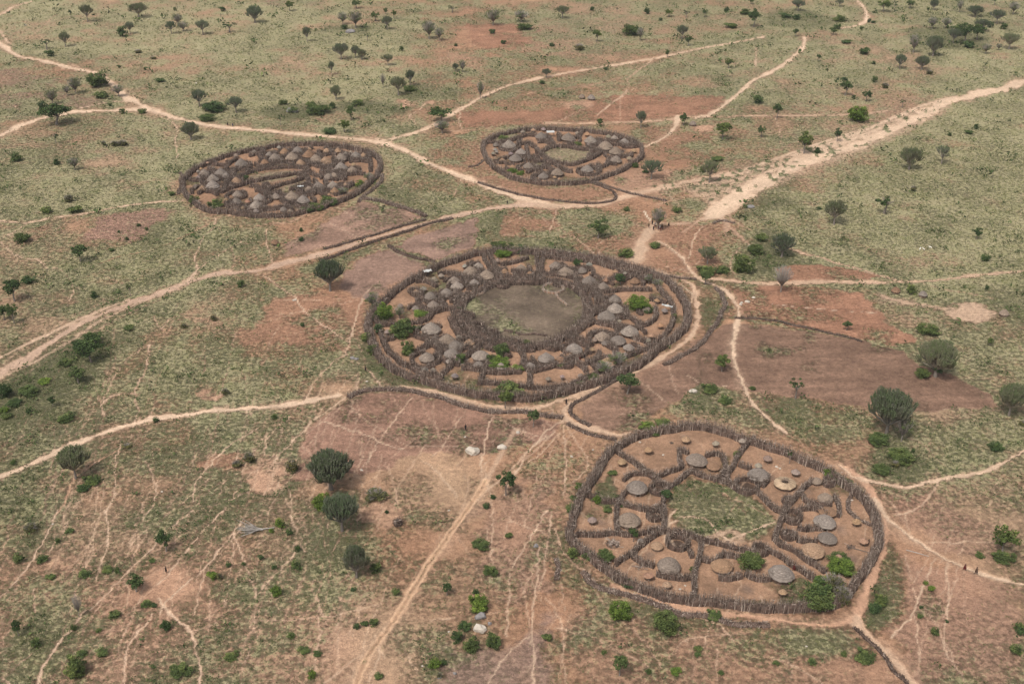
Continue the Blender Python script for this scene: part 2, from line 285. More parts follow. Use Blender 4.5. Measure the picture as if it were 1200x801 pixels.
LINES = [ ([(1120,113),(1080,124),(1040,141),(1000,158),(960,172),(930,182)],3.2,.85,SAND),([(1040,147),(1000,163),(960,178),(925,191),(890,207)],3.5,.8,SAND),([(1000,155),(960,168),(920,182),(880,196),(845,206)],2.6,.75,SAND),([(935,198),(905,214),(885,226),(868,240),(852,250)],3,.8,SAND),([(860,236),(850,247),(846,257)],2,.8,SAND), ([(556,586),(570,562),(580,545),(592,522),(606,503)],2.4,.7,TANC),([(562,575),(566,555),(563,530)],1.5,.6,TANC),([(552,592),(575,570),(600,553),(625,530),(650,506)],1.5,.6,TANC),([(545,602),(566,578),(590,560),(607,540),(640,510)],1.3,.6,SAND),([(520,636),(540,600),(548,575),(545,555)],1.2,.5,TANC),([(838,248),(822,258),(800,262),(775,262)],3.4,.7,TANC),([(840,250),(850,262),(852,275)],2.6,.6,TANC), ([(1060,143),(1010,158),(960,175),(900,196),(860,204)],3,.6,SAND),([(930,190),(890,205),(850,212),(800,218),(760,224)],3.2,.7,TANC),([(840,245),(852,262),(868,278),(885,292)],2.2,.7,TANC),([(834,250),(815,262),(800,272)],2,.5,TANC),([(880,212),(840,226),(800,232),(770,240)],2.4,.5,TANC),([(905,200),(870,222),(850,235),(842,246)],2.2,.7,SAND),  # thin trails and braids: pts, width, strength, colour
 ([(-10,425),(30,403),(60,390),(95,373),(150,351)],2.2,.8,SAND), ([(-10,447),(40,424),(80,401),(120,374),(170,352)],2.2,.7,SAND), ([(-10,470),(20,445),(60,420),(110,388),(150,368),(190,350)],1.4,.6,SAND),
 ([(0,430),(35,400),(70,385),(130,358)],1.2,.6,TANC), ([(40,400),(90,368),(150,346),(200,333)],1.2,.6,TANC),([(200,339),(225,325),(232,318)],3,.8,SAND),
 ([(-10,285),(0,280),(20,270),(32,262)],1.4,.9,SAND), ([(0,283),(12,295),(30,303),(45,304),(55,314),(70,315),(80,325),(85,335),(85,345),(80,352)],1.2,.9,SAND),
 ([(190,137),(200,142),(206,147),(208,155),(205,165),(208,180),(206,190),(210,198)],1.3,.9,SAND), ([(180,200),(190,185),(205,170)],.9,.5,SAND),([(262,155),(270,160),(265,170),(250,180)],1.2,.7,SAND),
 ([(240,262),(252,255),(270,252)],1.2,.6,SAND), ([(253,256),(250,268),(240,275),(233,290),(228,302),(231,315),(222,328)],1.4,.9,SAND), ([(232,315),(250,303),(270,290),(283,284)],1.1,.9,SAND),
 ([(257,266),(262,277),(275,280),(290,286)],1.1,.8,SAND), ([(115,310),(140,300),(180,292),(220,275),(245,262)],1.6,.5,REDT),([(95,262),(115,278),(137,290)],1.4,.5,REDT),([(120,322),(150,333),(175,318)],1,.5,SAND),([(85,335),(110,342),(122,352)],1,.6,SAND),
 ([(180,370),(190,385),(203,365),(212,352)],.9,.7,SAND),([(205,167),(186,192),(180,200)],.8,.4,SAND),([(270,320),(275,305),(272,290)],.9,.6,SAND),
 ([(176,400),(173,420),(168,440),(157,460),(163,480),(155,500)],1.2,.9,SAND), ([(176,403),(150,420),(135,440),(125,460),(120,475),(122,492)],1.2,.7,SAND), ([(157,461),(135,462),(122,470)],1.6,.6,SAND),([(157,460),(180,462),(200,460)],.8,.5,SAND),
 ([(135,418),(132,432),(125,450)],.9,.7,SAND),([(120,405),(135,418)],.9,.7,SAND),([(240,405),(240,425),(238,440)],.9,.6,SAND),([(222,400),(232,418),(240,425)],.7,.6,SAND),
 ([(300,321),(312,325),(325,335),(345,348),(355,362),(375,378),(395,392),(408,402)],1.3,.95,SAND), ([(424,350),(415,380),(409,402),(405,416)],1.2,.9,SAND), ([(435,337),(424,350)],.8,.8,SAND),
 ([(405,415),(390,425),(370,445),(358,470)],1.2,.8,SAND), ([(428,432),(440,442),(447,453)],1.2,.9,SAND),([(420,400),(425,415),(428,432)],.8,.6,SAND),([(395,432),(415,440),(430,447)],.7,.5,SAND),([(415,440),(403,450),(395,462)],.8,.6,SAND),
 ([(375,493),(400,500),(430,510),(450,520),(470,526)],1.1,.9,SAND), ([(322,538),(345,515),(365,495),(385,480),(400,468),(410,462)],1.4,.8,SAND), ([(483,465),(465,488),(447,512),(430,540),(423,550)],.9,.75,SAND), ([(575,490),(570,510),(566,530),(562,555)],1.1,.8,SAND), ([(540,488),(525,512),(517,525),(505,535)],.8,.7,SAND), ([(495,540),(510,550),(522,565),(535,582)],1.1,.8,SAND),([(412,475),(425,490),(450,505),(475,520),(500,523),(560,523)],.7,.5,SAND),([(568,483),(585,492),(605,502),(640,515)],1.1,.7,SAND),([(500,520),(480,548),(468,570),(462,590)],1.2,.6,TANC),([(455,545),(463,570),(466,590)],1.2,.6,TANC),
 ([(320,370),(370,362),(425,350)],.8,.5,SAND),([(300,380),(330,372),(360,362)],.8,.4,SAND),([(330,395),(370,385),(400,388)],.7,.4,SAND),([(300,350),(360,352),(425,348)],.8,.45,SAND),
 ([(665,490),(640,505),(612,540),(603,556),(590,580)],1.3,.75,SAND), ([(660,498),(662,520),(663,555),(660,580)],1.0,.8,SAND), ([(663,498),(680,525),(690,545),(672,565)],1.0,.7,SAND), ([(655,508),(635,530),(603,552)],.9,.7,SAND),([(600,500),(630,517),(650,505)],.9,.7,SAND),([(690,510),(678,530),(690,545)],.7,.4,SAND),
 ([(640,470),(655,488),(662,497)],1,.6,SAND),
 ([(66,598),(53,628),(35,660),(20,680),(-4,704)],1.1,.95,SAND), ([(123,598),(127,625),(122,650),(112,680)],1.0,.9,SAND), ([(175,598),(150,640)],.8,.7,SAND), ([(225,598),(195,622),(170,650),(140,680),(120,700),(105,715)],1.0,.9,SAND), ([(262,598),(235,625),(215,650),(200,670),(185,685)],1.0,.95,SAND), ([(292,598),(270,628),(240,665),(210,690),(193,708),(185,720)],1.0,.95,SAND), ([(275,625),(285,655),(295,680),(300,700)],.9,.8,SAND), ([(240,665),(232,700),(222,728)],.8,.7,SAND), ([(185,700),(200,720),(222,738),(228,755),(235,780),(233,810)],1.3,.9,SAND), ([(100,715),(85,735),(72,750),(60,765),(50,785),(38,812)],1.5,.9,SAND), ([(178,720),(155,750),(147,770),(146,806)],1.0,.85,SAND),([(40,690),(40,720)],.9,.7,SAND),([(168,598),(172,625),(160,640)],.9,.6,SAND),([(222,740),(240,735),(265,720)],.8,.6,SAND),([(-5,790),(15,805)],1.5,.8,SAND),([(60,750),(30,770),(0,800)],.8,.6,SAND),
 ([(140,520),(135,545),(135,580),(122,602)],1.1,.85,SAND), ([(170,540),(183,565),(180,590),(172,602)],1.1,.85,SAND), ([(140,525),(120,537),(100,550),(88,560),(80,575),(75,592),(65,602)],1.2,.9,REDT), ([(305,500),(270,520),(250,540),(230,565),(226,588)],1.1,.85,SAND), ([(298,573),(270,585),(250,592),(222,600)],.9,.85,SAND),([(75,592),(78,598)],.8,.7,SAND),([(172,530),(150,548),(145,560)],.8,.5,SAND),([(180,525),(177,540)],.8,.6,SAND),([(30,560),(22,580)],.9,.5,SAND),([(65,562),(62,575)],1,.6,SAND),
 ([(335,568),(342,590),(341,605),(350,625),(357,648)],.9,.8,SAND), ([(370,570),(363,590)],.7,.6,SAND), ([(310,533),(312,515),(325,500),(340,488)],1,.8,SAND),([(300,697),(320,675),(340,655),(345,645)],1.1,.8,SAND),([(365,680),(370,700),(380,720)],.9,.7,SAND),([(300,728),(350,725),(400,720),(440,708)],1,.6,SAND),([(405,672),(420,685),(440,687)],.9,.6,SAND),
 ([(380,800),(400,785),(420,768)],1.2,.8,TANC), ([(450,770),(440,745)],1,.6,SAND),([(432,800),(440,780),(445,760)],1,.8,TANC),([(450,730),(445,765),(432,790)],.7,.4,SAND),([(475,765),(485,780),(490,790)],.9,.6,SAND),([(505,727),(535,723)],.8,.7,SAND),([(570,805),(580,785),(600,762)],1,.7,SAND),([(572,718),(600,715)],.8,.6,SAND),([(598,670),(596,705),(594,745)],.9,.7,SAND),
 ([(640,598),(625,625),(610,650),(600,664)],1.0,.85,SAND), ([(645,598),(640,650),(632,690)],1.0,.7,SAND), ([(633,640),(625,710),(622,740),(625,760),(625,812)],1.1,.75,SAND), ([(640,700),(655,725),(660,760),(662,812)],.9,.6,SAND),([(650,620),(660,645),(685,672),(700,680)],1.2,.9,TANC),([(598,610),(620,618),(640,625)],.9,.6,SAND),([(620,745),(600,760)],.8,.6,SAND),
 ([(1095,655),(1085,680),(1075,705),(1070,717),(1055,735),(1045,748)],1.0,.9,SAND), ([(1070,717),(1075,745),(1080,775)],.9,.7,SAND),([(1060,650),(1068,680)],.9,.5,SAND),([(1110,660),(1112,690),(1110,720),(1105,758),(1120,780),(1138,806)],1.0,.75,SAND),([(1075,637),(1065,620),(1062,600),(1070,598)],.8,.6,SAND),([(1085,635),(1120,635),(1165,634)],.9,.6,SAND),([(1030,572),(1045,590),(1060,610)],.8,.5,SAND),([(1100,562),(1090,580),(1070,598),(1050,603)],1.1,.7,SAND),([(1060,510),(1080,520),(1095,535),(1110,548)],1.0,.6,SAND),([(1098,560),(1100,548)],.8,.6,SAND),([(1170,560),(1165,580),(1160,592)],.9,.5,SAND),([(905,770),(940,785),(965,803)],1,.7,SAND),([(795,730),(800,742)],.8,.7,SAND),([(785,770),(800,752),(830,745),(870,742)],.9,.5,SAND),([(820,724),(845,733),(860,750)],.9,.8,SAND),([(650,735),(690,745),(720,760),(760,780)],.9,.5,SAND),([(840,760),(842,800)],.8,.5,SAND),
 ([(590,262),(610,255),(630,249),(640,246)],1,.6,SAND),([(630,247),(640,260),(655,270)],1,.7,SAND),([(653,245),(648,260),(643,275)],1,.7,SAND),([(652,260),(662,272),(680,283),(697,297)],1.2,.85,SAND),([(655,245),(680,260),(700,265)],.8,.5,SAND),([(590,275),(640,277),(662,278)],.9,.6,SAND),([(700,286),(720,277),(730,272)],1,.6,SAND),([(700,290),(703,298)],1,.6,SAND),([(720,245),(735,255),(750,265)],1.2,.6,SAND),([(755,248),(762,258),(766,262)],1.3,1,(.6,.5,.38)),([(780,225),(800,243)],1.2,.8,(.5,.43,.3)),([(825,262),(812,282),(808,302)],1.1,.85,SAND),([(868,290),(858,302),(856,315),(862,320)],1,.8,SAND),([(830,305),(842,312),(860,320)],.9,.6,SAND),([(815,309),(825,303)],.9,.6,SAND),([(860,212),(850,230),(856,255),(880,270)],1.8,.6,TANC),([(785,327),(800,335),(812,345)],1.2,.9,(.52,.45,.32)),([(812,345),(808,360)],1.4,.8,SAND),([(780,312),(800,316),(812,322)],1,.6,SAND),
 ([(600,378),(601,379)],.5,.1,SAND),
 ([(660,112),(690,126),(720,134),(730,136)],.9,.0,SAND),([(735,105),(728,113),(720,118),(712,125),(700,135)],1.6,.7,SAND),([(735,92),(737,103)],1.4,.8,SAND),([(736,92),(748,82),(760,74),(765,68)],1.8,.7,SAND),([(738,90),(760,80),(780,72)],1,.4,TANC),([(650,145),(672,133),(690,126)],1.4,.6,SAND),([(650,105),(690,100),(720,93),(735,88)],2.6,.45,TANC),([(600,115),(630,107),(650,103)],2,.4,TANC),([(726,115),(727,140)],1,.4,SAND),([(722,118),(745,103),(760,102)],1,.5,SAND),([(886,55),(886,65),(885,78)],2,.7,SAND),([(885,75),(895,70),(905,68)],1.5,.6,SAND),([(818,103),(850,100),(870,98)],1.4,.5,SAND),([(788,165),(800,158)],1,.4,SAND),
 ([(540,132),(537,142),(543,152)],1.4,.8,SAND),([(497,122),(490,130),(480,136),(487,145)],1.3,.8,SAND),([(558,115),(575,108),(597,98)],1.2,.6,TANC),([(530,135),(545,125),(560,118)],1,.5,SAND),([(480,157),(500,155),(540,153),(580,150)],1.6,.5,TANC),([(455,169),(462,160)],2,.6,SAND),
 ([(470,200),(475,213),(470,222),(478,230)],1,.5,SAND),([(540,208),(535,220),(533,228)],1,.6,SAND),([(385,248),(372,256),(355,268),(345,280)],1.2,.6,REDT),([(360,250),(340,260),(320,262),(300,265)],1.6,.6,TANC),([(380,257),(400,268),(420,278)],1,.5,SAND),([(395,243),(415,253),(438,258)],1,.7,SAND),([(313,268),(312,285),(318,300),(320,313)],1.4,.85,SAND),([(318,300),(335,290),(350,280)],.8,.4,SAND),([(450,284),(455,290),(465,297),(480,302),(497,307)],1.5,.8,(.36,.33,.22)),
 ([(1000,108),(1050,112),(1080,103),(1110,96)],.8,.0,SAND),([(1010,27),(1030,28),(1040,32)],1.4,.6,SAND),([(908,138),(913,150),(915,165),(905,175)],1.2,.6,SAND),([(0,118),(12,122),(22,128),(22,136)],1.2,.8,SAND),([(0,137),(30,137),(50,136)],1.8,.6,SAND),([(95,127),(115,122),(135,119),(158,119)],2.2,.9,SAND),([(150,118),(152,105)],1.5,.4,SAND),([(78,72),(92,79),(103,83)],2,.7,TANC),([(85,79),(98,82),(110,89),(118,95)],1.6,.5,SAND),([(0,36),(6,45),(12,52)],2,.8,SAND),([(237,124),(245,119),(265,108),(280,103)],1.4,.6,SAND),([(40,40),(55,27),(70,15),(110,5)],2,.4,TANC),([(300,30),(350,28),(400,18)],1,.3,TANC),
 ([(1207,330),(1215,330)],1,.5,SAND),([(1110,330),(1115,318),(1118,312)],.9,.7,SAND),([(1080,331),(1100,338),(1130,343),(1165,350)],2,.6,TANC),([(1030,345),(1050,352),(1080,357),(1105,362)],3.2,.7,TANC),([(1140,312),(1190,300),(1180,270),(1172,240)],.8,.25,SAND),([(1015,365),(1060,372),(1080,380)],1,.3,SAND),([(905,356),(950,361),(1000,365),(1025,367)],.8,.8,(.5,.38,.28)),([(860,352),(880,352),(888,353)],.8,.7,SAND),([(1065,372),(1080,385),(1078,392)],1,.6,SAND),([(1165,392),(1190,402),(1200,415)],1,.6,SAND),([(1105,478),(1140,482),(1170,480)],1,.5,SAND),
 ([(690,345),(691,346)],.3,.1,SAND),([(740,440),(758,452),(782,472)],.8,.6,SAND),([(784,424),(786,440),(795,462)],.7,.5,SAND),([(805,440),(825,450),(850,452)],.9,.7,SAND),([(800,475),(815,468),(825,455)],.9,.6,SAND),([(700,490),(760,480),(790,472)],.7,.3,SAND),([(870,445),(890,465),(905,475)],.8,.4,SAND),
 ([(640,606),(662,640),(672,650),(685,672)],.6,.4,SAND),([(795,605),(825,607),(838,618),(850,630),(860,637)],1.5,1,SAND),([(795,610),(783,615),(779,630),(784,640)],1.5,.9,SAND),([(820,640),(850,633),(880,622),(905,612),(918,600)],1.5,1,SAND),([(835,628),(855,622),(870,630),(850,638)],3,.8,TANC),([(788,640),(783,622),(785,606),(793,598)],1.5,.9,SAND),([(735,570),(720,560),(712,552)],.9,.8,TANC),([(845,575),(858,585),(880,592),(900,605)],1.3,.7,TANC),
]
# bare and tilled ground: name, polygon, colour, strength, cover left, feather(m)
RED = (.29, .15, .095); RED2 = (.33, .18, .115); MAUVE = (.215, .13, .09); PALE = (.50, .345, .24); SALM = (.47, .285, .19); ORNG = (.43, .25, .155)
FIELDS = [
 ('tilled_field', [(700,450),(760,430),(810,405),(845,380),(862,380),(885,378),(1000,398),(1060,413),(1080,428),(1120,440),(1165,460),(1172,477),(1100,483),(1040,480),(1000,475),(930,465),(900,460),(860,455),(820,450),(790,470),(740,502),(700,500),(683,492),(680,475)], MAUVE, 1, .04, 1.0),
 ('tilled_field', [(852,335),(900,335),(960,337),(1010,345),(1030,362),(1050,380),(1078,400),(1040,405),(970,391),(900,377),(868,373),(860,355)], RED, .95, .10, 1.2),
 ('bare_soil', [(930,308),(960,308),(1000,315),(1030,326),(1000,330),(930,330),(910,318)], RED, .9, .15, 1.2),
 ('tilled_field', [(405,467),(440,462),(480,459),(540,472),(580,486),(655,494),(650,508),(620,520),(560,535),(500,530),(470,545),(425,560),(385,552),(340,560),(352,520),(372,495)], (.27,.155,.11), .95, .06, 1.2),
 ('tilled_field', [(460,289),(500,273),(535,262),(558,256),(560,278),(552,290),(508,305)], (.26,.165,.125), 1, .05, 1.0),
 ('tilled_field', [(405,247),(425,236),(450,241),(500,254),(465,266),(420,279),(375,292),(330,300),(335,285),(380,262)], (.28,.175,.13), .9, .14, 1.5),
 ('tilled_field', [(415,306),(440,293),(470,296),(498,314),(470,330),(440,348),(420,350),(395,340),(400,320)], (.26,.165,.125), .95, .1, 1.5),
 ('bare_soil', [(305,352),(350,345),(390,342),(425,350),(430,375),(415,395),(408,412),(340,402),(300,398),(275,410),(270,400),(310,375)], RED2, .85, .16, 3),
 ('bare_soil', [(590,246),(655,244),(648,276),(590,277)], RED2, .8, .25, 1.5),
 ('bare_soil', [(690,283),(735,270),(750,282),(738,302),(700,300),(655,287)], RED2, .75, .3, 2),
 ('bare_soil', [(765,272),(800,262),(845,262),(835,285),(850,310),(820,322),(770,316),(750,308)], RED2, .8, .22, 2),
 ('bare_soil', [(830,262),(880,270),(872,285),(850,300),(830,290)], RED2, .55, .4, 3),
 ('tilled_field', [(600,132),(660,125),(690,118),(720,112),(800,112),(860,110),(850,125),(830,135),(790,137),(740,142),(640,143),(560,146),(540,140),(570,130)], RED, .85, .16, 3),
 ('bare_soil', [(730,148),(792,145),(785,165),(770,168),(745,170)], RED2, .7, .3, 3),
 ('bare_soil', [(775,168),(800,155),(835,158),(832,178),(800,195),(770,192)], RED2, .75, .25, 3),
 ('bare_soil', [(500,165),(560,155),(568,172),(576,198),(560,205),(520,195)], RED2, .7, .35, 4),
 ('bare_soil', [(572,205),(600,213),(640,221),(690,219),(712,228),(690,235),(640,235),(590,224),(555,210)], RED2, .8, .18, 2),
 ('bare_soil', [(532,130),(580,132),(600,137),(580,148),(545,150)], RED, .8, .15, 2),
 ('tilled_field', [(115,256),(175,241),(208,249),(190,262),(170,280),(145,284),(100,280)], (.33,.19,.145), .8, .25, 2.5),
 ('bare_soil', [(30,268),(60,262),(65,275),(35,282)], RED2, .6, .3, 2),
 ('bare_soil', [(-10,82),(30,82),(70,95),(62,108),(-10,104)], (.3,.19,.14), .7, .35, 5),
 ('bare_soil', [(-10,112),(70,108),(120,114),(112,125),(40,130),(-10,128)], (.3,.19,.14), .7, .35, 5),
 ('tilled_field', [(545,29),(600,28),(632,36),(622,53),(580,62),(555,52)], RED, .85, .12, 4),
 ('bare_soil', [(295,-3),(390,-4),(370,7),(320,6)], (.32,.2,.15), .7, .35, 6),
 ('bare_soil', [(360,140),(395,130),(432,133),(430,142),(380,145)], RED2, .6, .4, 3),
 ('bare_soil', [(467,118),(507,117),(505,125),(470,126)], SALM, .9, .1, 2),
 ('bare_soil', [(655,120),(695,117),(690,126),(660,127)], SALM, .8, .2, 2.5),
 ('bare_soil', [(810,148),(838,144),(838,152),(815,154)], SALM, .8, .1, 2),
 ('bare_soil', [(1105,362),(1130,352),(1160,360),(1168,372),(1140,378),(1110,372)], PALE, .9, .12, 1.5),
 ('bare_soil', [(1030,345),(1080,352),(1110,362),(1080,362),(1035,356)], PALE, .6, .3, 2),
 ('bare_soil', [(230,460),(245,455),(264,464),(258,472),(232,470)], SALM, .85, .15, 1.2),
 ('bare_soil', [(218,372),(245,370),(248,380),(228,385)], SALM, .8, .2, 1.5),
 ('bare_soil', [(285,533),(320,530),(335,545),(333,560),(310,580),(290,575),(282,555)], SALM, .9, .12, 2),
 ('bare_soil', [(232,545),(260,530),(290,535),(280,548),(250,550),(235,548)], RED2, .8, .15, 1.5),
 ('bare_soil', [(415,592),(440,588),(492,595),(488,612),(455,620),(420,612)], SALM, .8, .2, 2),
 ('bare_soil', [(98,755),(120,730),(150,735),(150,760),(110,765)], SALM, .75, .25, 2),
 ('bare_soil', [(97,690),(130,690),(130,698),(100,702)], SALM, .8, .2, 1.5),
 ('bare_soil', [(215,720),(195,705),(188,720),(185,730),(200,728)], SALM, .7, .2, 1.5),
 ('bare_soil', [(560,595),(640,560),(652,600),(648,640),(640,690),(600,700),(560,660)], (.36,.22,.155), .65, .35, 5),
 ('bare_soil', [(530,765),(595,760),(640,720),(655,812),(520,812)], (.27,.18,.145), .75, .2, 3),
 ('bare_soil', [(1065,655),(1110,665),(1200,700),(1198,800),(1150,812),(1085,810),(1040,745),(1060,700)], (.36,.215,.15), .8, .24, 3),
 ('bare_soil', [(1045,575),(1120,590),(1165,620),(1165,660),(1110,645),(1060,610)], (.35,.205,.145), .7, .33, 3),
 ('bare_soil', [(985,545),(1030,550),(1100,580),(1060,600),(1020,572)], (.38,.22,.15), .7, .3, 3),
 ('bare_soil', [(800,740),(1000,735),(1050,790),(1060,812),(700,812),(650,740),(700,715)], (.38,.235,.16), .6, .36, 4),
 ('bare_soil', [(820,220),(870,200),(900,175),(960,160),(1060,135),(1090,115),(1060,112),(990,150),(900,180),(760,205),(700,215),(760,235)], (.42,.26,.175), .7, .35, 5),
 ('bare_soil', [(700,200),(760,195),(800,205),(760,220),(720,218)], (.42,.25,.17), .7, .25, 4),
 ('bare_soil', [(845,355),(835,385),(850,372),(856,360)], (.3,.2,.15), .4, .5, 2),
 ('bare_soil', [(640,50),(700,40),(760,30),(700,14),(640,20),(610,40)], (.46,.29,.2), .35, .55, 9),
 ('bare_soil', [(620,50),(650,48),(700,58),(680,65),(620,68),(605,60)], (.48,.28,.19), .55, .4, 5),
 ('bare_soil', [(520,60),(560,62),(600,68),(600,80),(560,85),(520,75)], (.5,.3,.2), .6, .35, 5),
 ('bare_soil', [(560,60),(600,55),(598,72),(585,80)], (.45,.24,.15), .6, .35, 3),
]
LUSH = [ # polygon, cover, lushness, strength, feather
 ([(-10,462),(40,430),(85,400),(120,398),(130,412),(110,445),(75,480),(30,500),(-10,505)], .95, .85, .8, 4),
 ([(785,566),(810,557),(850,568),(900,592),(915,608),(905,630),(870,636),(820,628),(785,618)], .85, .5, .9, 1.5),
 ([(697,567),(712,555),(718,570),(735,590),(700,590),(690,582)], .95, .85, .85, 1.0),
 ([(885,555),(935,560),(940,575),(900,575)], .2, .3, .0, 1.0),
 ([(1020,520),(1060,515),(1085,545),(1070,568),(1030,560),(1010,540)], .95, .85, .7, 3),
 ([(360,580),(420,575),(440,610),(430,650),(380,660),(355,630)], .9, .7, .6, 4),
 ([(200,690),(260,660),(330,690),(300,740)], .75, .6, .3, 6),
 ([(640,598),(690,660),(760,700),(850,725),(840,745),(740,735),(650,690)], .85, .55, .65, 3),
 ([(900,730),(1000,740),(1030,770),(960,760),(880,750)], .8, .55, .6, 3),
 ([(1015,690),(1040,630),(1070,660),(1050,720),(1020,745),(1010,720)], .9, .7, .7, 2),
 ([(835,390),(870,392),(890,400),(850,420),(815,428),(800,415)], .8, .7, .0, 2),
 ([(815,350),(838,350),(845,372),(832,392),(820,380)], .8, .65, .6, 1.5),
 ([(800,430),(850,445),(845,460),(830,470)], .6, .5, .5, 2),
 ([(820,450),(900,462),(960,470),(1010,480),(1000,520),(930,510),(850,490),(800,478)], .62, .55, .75, 3),
 ([(900,395),(1010,405),(1080,420),(1060,417),(960,398)], .8, .55, .6, 1),
 ([(850,374),(900,378),(1010,397),(1078,412),(1078,404),(1000,390),(900,371),(862,369)], .85, .5, .8, .8),
 ([(300,128),(345,120),(430,118),(480,125),(470,135),(400,130),(360,140),(310,138)], .9, .85, .6, 4),
 ([(470,100),(500,98),(540,105),(540,115),(480,118)], .9, .75, .5, 4),
 ([(380,30),(440,32),(430,40),(370,38)], .9, .7, .6, 4),
 ([(900,15),(930,10),(970,18),(1005,25),(960,32),(900,30)], .9, .75, .6, 5),
 ([(1060,35),(1110,30),(1160,45),(1150,60),(1080,55)], .95, .8, .6, 5),
 ([(855,180),(900,190),(940,210),(900,260),(870,262),(860,245),(885,225)], .85, .65, .5, 5),
 ([(865,290),(905,260),(925,300),(925,315),(885,320)], .9, .8, .6, 4),
 ([(560,150),(620,128),(640,130),(600,140)], .6, .4, .4, 3),
 ([(425,405),(440,420),(470,440),(510,455),(600,472),(590,476),(500,462),(450,445),(420,420)], .85, .75, .8, 1.2),
 ([(620,470),(690,452),(760,425),(770,430),(700,462),(640,475)], .85, .7, .85, 1),
 ([(560,256),(600,243),(590,250),(590,280),(560,285),(558,270)], .85, .6, .75, 1.5),
 ([(655,243),(730,245),(750,262),(730,270),(690,275),(655,268)], .75, .5, .6, 2),
 ([(590,278),(655,278),(700,300),(640,292),(590,290)], .85, .55, .75, 1.5),
 ([(440,215),(500,222),(480,240),(450,232)], .75, .6, .7, 2),
 ([(455,180),(500,200),(545,215),(560,228),(500,240),(450,225),(450,200)], .7, .4, .5, 3),
 ([(400,300),(430,290),(430,295),(405,308),(370,320),(350,315)], .8, .6, .7, 1.5),
 ([(470,305),(500,318),(510,312),(480,300)], .9, .6, .8, 1),
 ([(820,395),(880,400),(860,390),(835,388)], .5, .6, .3, 1.5),
 ([(440,298),(470,292),(470,300),(505,312),(500,318),(460,302)], .9,.6,.8,1),
]
# broad cover of the country: px, py, cover, lushness, soil
TANS = (.40, .265, .17); RS = (.36, .205, .125)
CTRL = [(50,20,.62,.3,TANS),(200,60,.78,.32,TANS),(400,100,.80,.30,TANS),(560,90,.55,.45,RS),(700,40,.6,.5,TANS),(860,90,.68,.42,TANS),(1000,90,.72,.38,TANS),(1150,20,.78,.45,TANS),
 (1150,80,.75,.35,TANS),(1100,190,.82,.42,RS),(1000,250,.86,.36,TANS),(1150,280,.86,.36,TANS),(930,290,.8,.5,RS),(60,90,.6,.45,RS),(100,180,.66,.45,TANS),(60,240,.72,.45,TANS),(180,215,.78,.4,TANS),
 (150,310,.62,.5,RS),(60,360,.62,.55,TANS),(230,360,.7,.42,TANS),(230,420,.66,.5,RS),(320,440,.58,.5,RS),(60,440,.72,.65,TANS),(60,500,.66,.6,TANS),(180,450,.6,.5,RS),(280,500,.68,.5,TANS),
 (50,600,.64,.65,TANS),(160,600,.64,.65,TANS),(100,700,.58,.65,SALM),(230,640,.6,.6,SALM),(60,780,.6,.65,SALM),(230,770,.6,.55,SALM),(350,740,.54,.5,SALM),(330,640,.62,.6,TANS),(470,640,.45,.5,RS),(480,740,.56,.45,TANS),(540,700,.6,.6,TANS),
 (520,580,.45,.5,TANS),(620,600,.35,.4,RS),(620,540,.4,.4,RS),(700,600,.5,.6,TANS),(640,700,.42,.45,RS),(750,770,.46,.5,RS),(900,770,.5,.5,RS),(1000,780,.45,.5,RS),(1100,700,.35,.4,RS),(1190,620,.7,.55,TANS),
 (1150,520,.76,.42,TANS),(1080,460,.5,.45,TANS),(1150,420,.65,.45,TANS),(1180,350,.66,.5,TANS),(950,500,.5,.5,RS),(850,480,.5,.5,TANS),(760,500,.4,.4,RS),(700,260,.42,.5,RS),(820,290,.4,.4,RS),(830,350,.5,.6,RS),
 (600,270,.45,.5,RS),(500,225,.5,.45,RS),(440,190,.57,.4,TANS),(650,110,.42,.45,RS),(760,120,.5,.4,RS),(830,190,.45,.5,RS),(960,150,.45,.4,TANS),(540,180,.42,.4,RS),(430,440,.55,.55,TANS),(330,330,.42,.45,RS),(350,280,.45,.5,RS),(1195,760,.65,.6,TANS)]
A_OUT = [(213,214),(217,228),(231,241),(246,249),(268,250),(291,254),(315,255),(340,254),(357,250),(389,241),(413,231),(434,216),(444,203),(446,192),(436,182),(423,178),(400,173),(373,171),(346,171),(320,173),(308,176),(284,180),(258,187),(235,197),(220,207)]
B_OUT = [(566,172),(567,181),(575,194),(585,202),(600,210),(620,214.5),(640,217),(657,217),(680,216),(695,213),(711,208),(725,203),(740,195),(751,186),(752,177),(745,169),(731,163),(715,159),(695,156.5),(675,154.5),(652,153.5),(630,153),(610,155),(590,159),(575,164)]
C_OUT = [(432,383),(433,395),(438,408),(448,423),(460,434),(477,442),(500,449),(525,457),(550,462),(575,467),(612,469),(637,466),(662,462),(680,456),(711,447),(734,436),(755,425),(770,413),(787,400),(801,388),(806,377),(805,364),(800,353),(792,343),(784,333),(767,324),(750,318),(730,312),(705,306),(675,302),(650,299),(625,298),(587,297),(562,299),(537,306),(512,315),(495,324),(481,331),(465,342),(450,354),(438,368)]
D_OUT = [(705,548),(711,536),(721,526),(738,518),(753,512),(777,507),(802,503),(830,503.5),(860,513),(883,521),(917,532),(943,543),(967,554),(982,564),(998,577),(1013,587),(1022,603),(1028,620),(1029,640),(1020,660),(1006,680),(994,697),(975,711),(943,715),(917,715),(883,714),(850,710),(830,708),(810,707),(787,703),(760,696),(737,687),(715,674),(693,657),(676,643),(668,627),(669,610),(677,595),(690,570)]
C_IN = [(537,366),(545,355),(556,345),(572,337),(587,332),(625,332),(650,331),(668,336),(683,347),(690,360),(689,372),(683,384),(665,394),(645,403),(628,409),(606,409),(587,403),(566,397),(550,388),(540,376)]
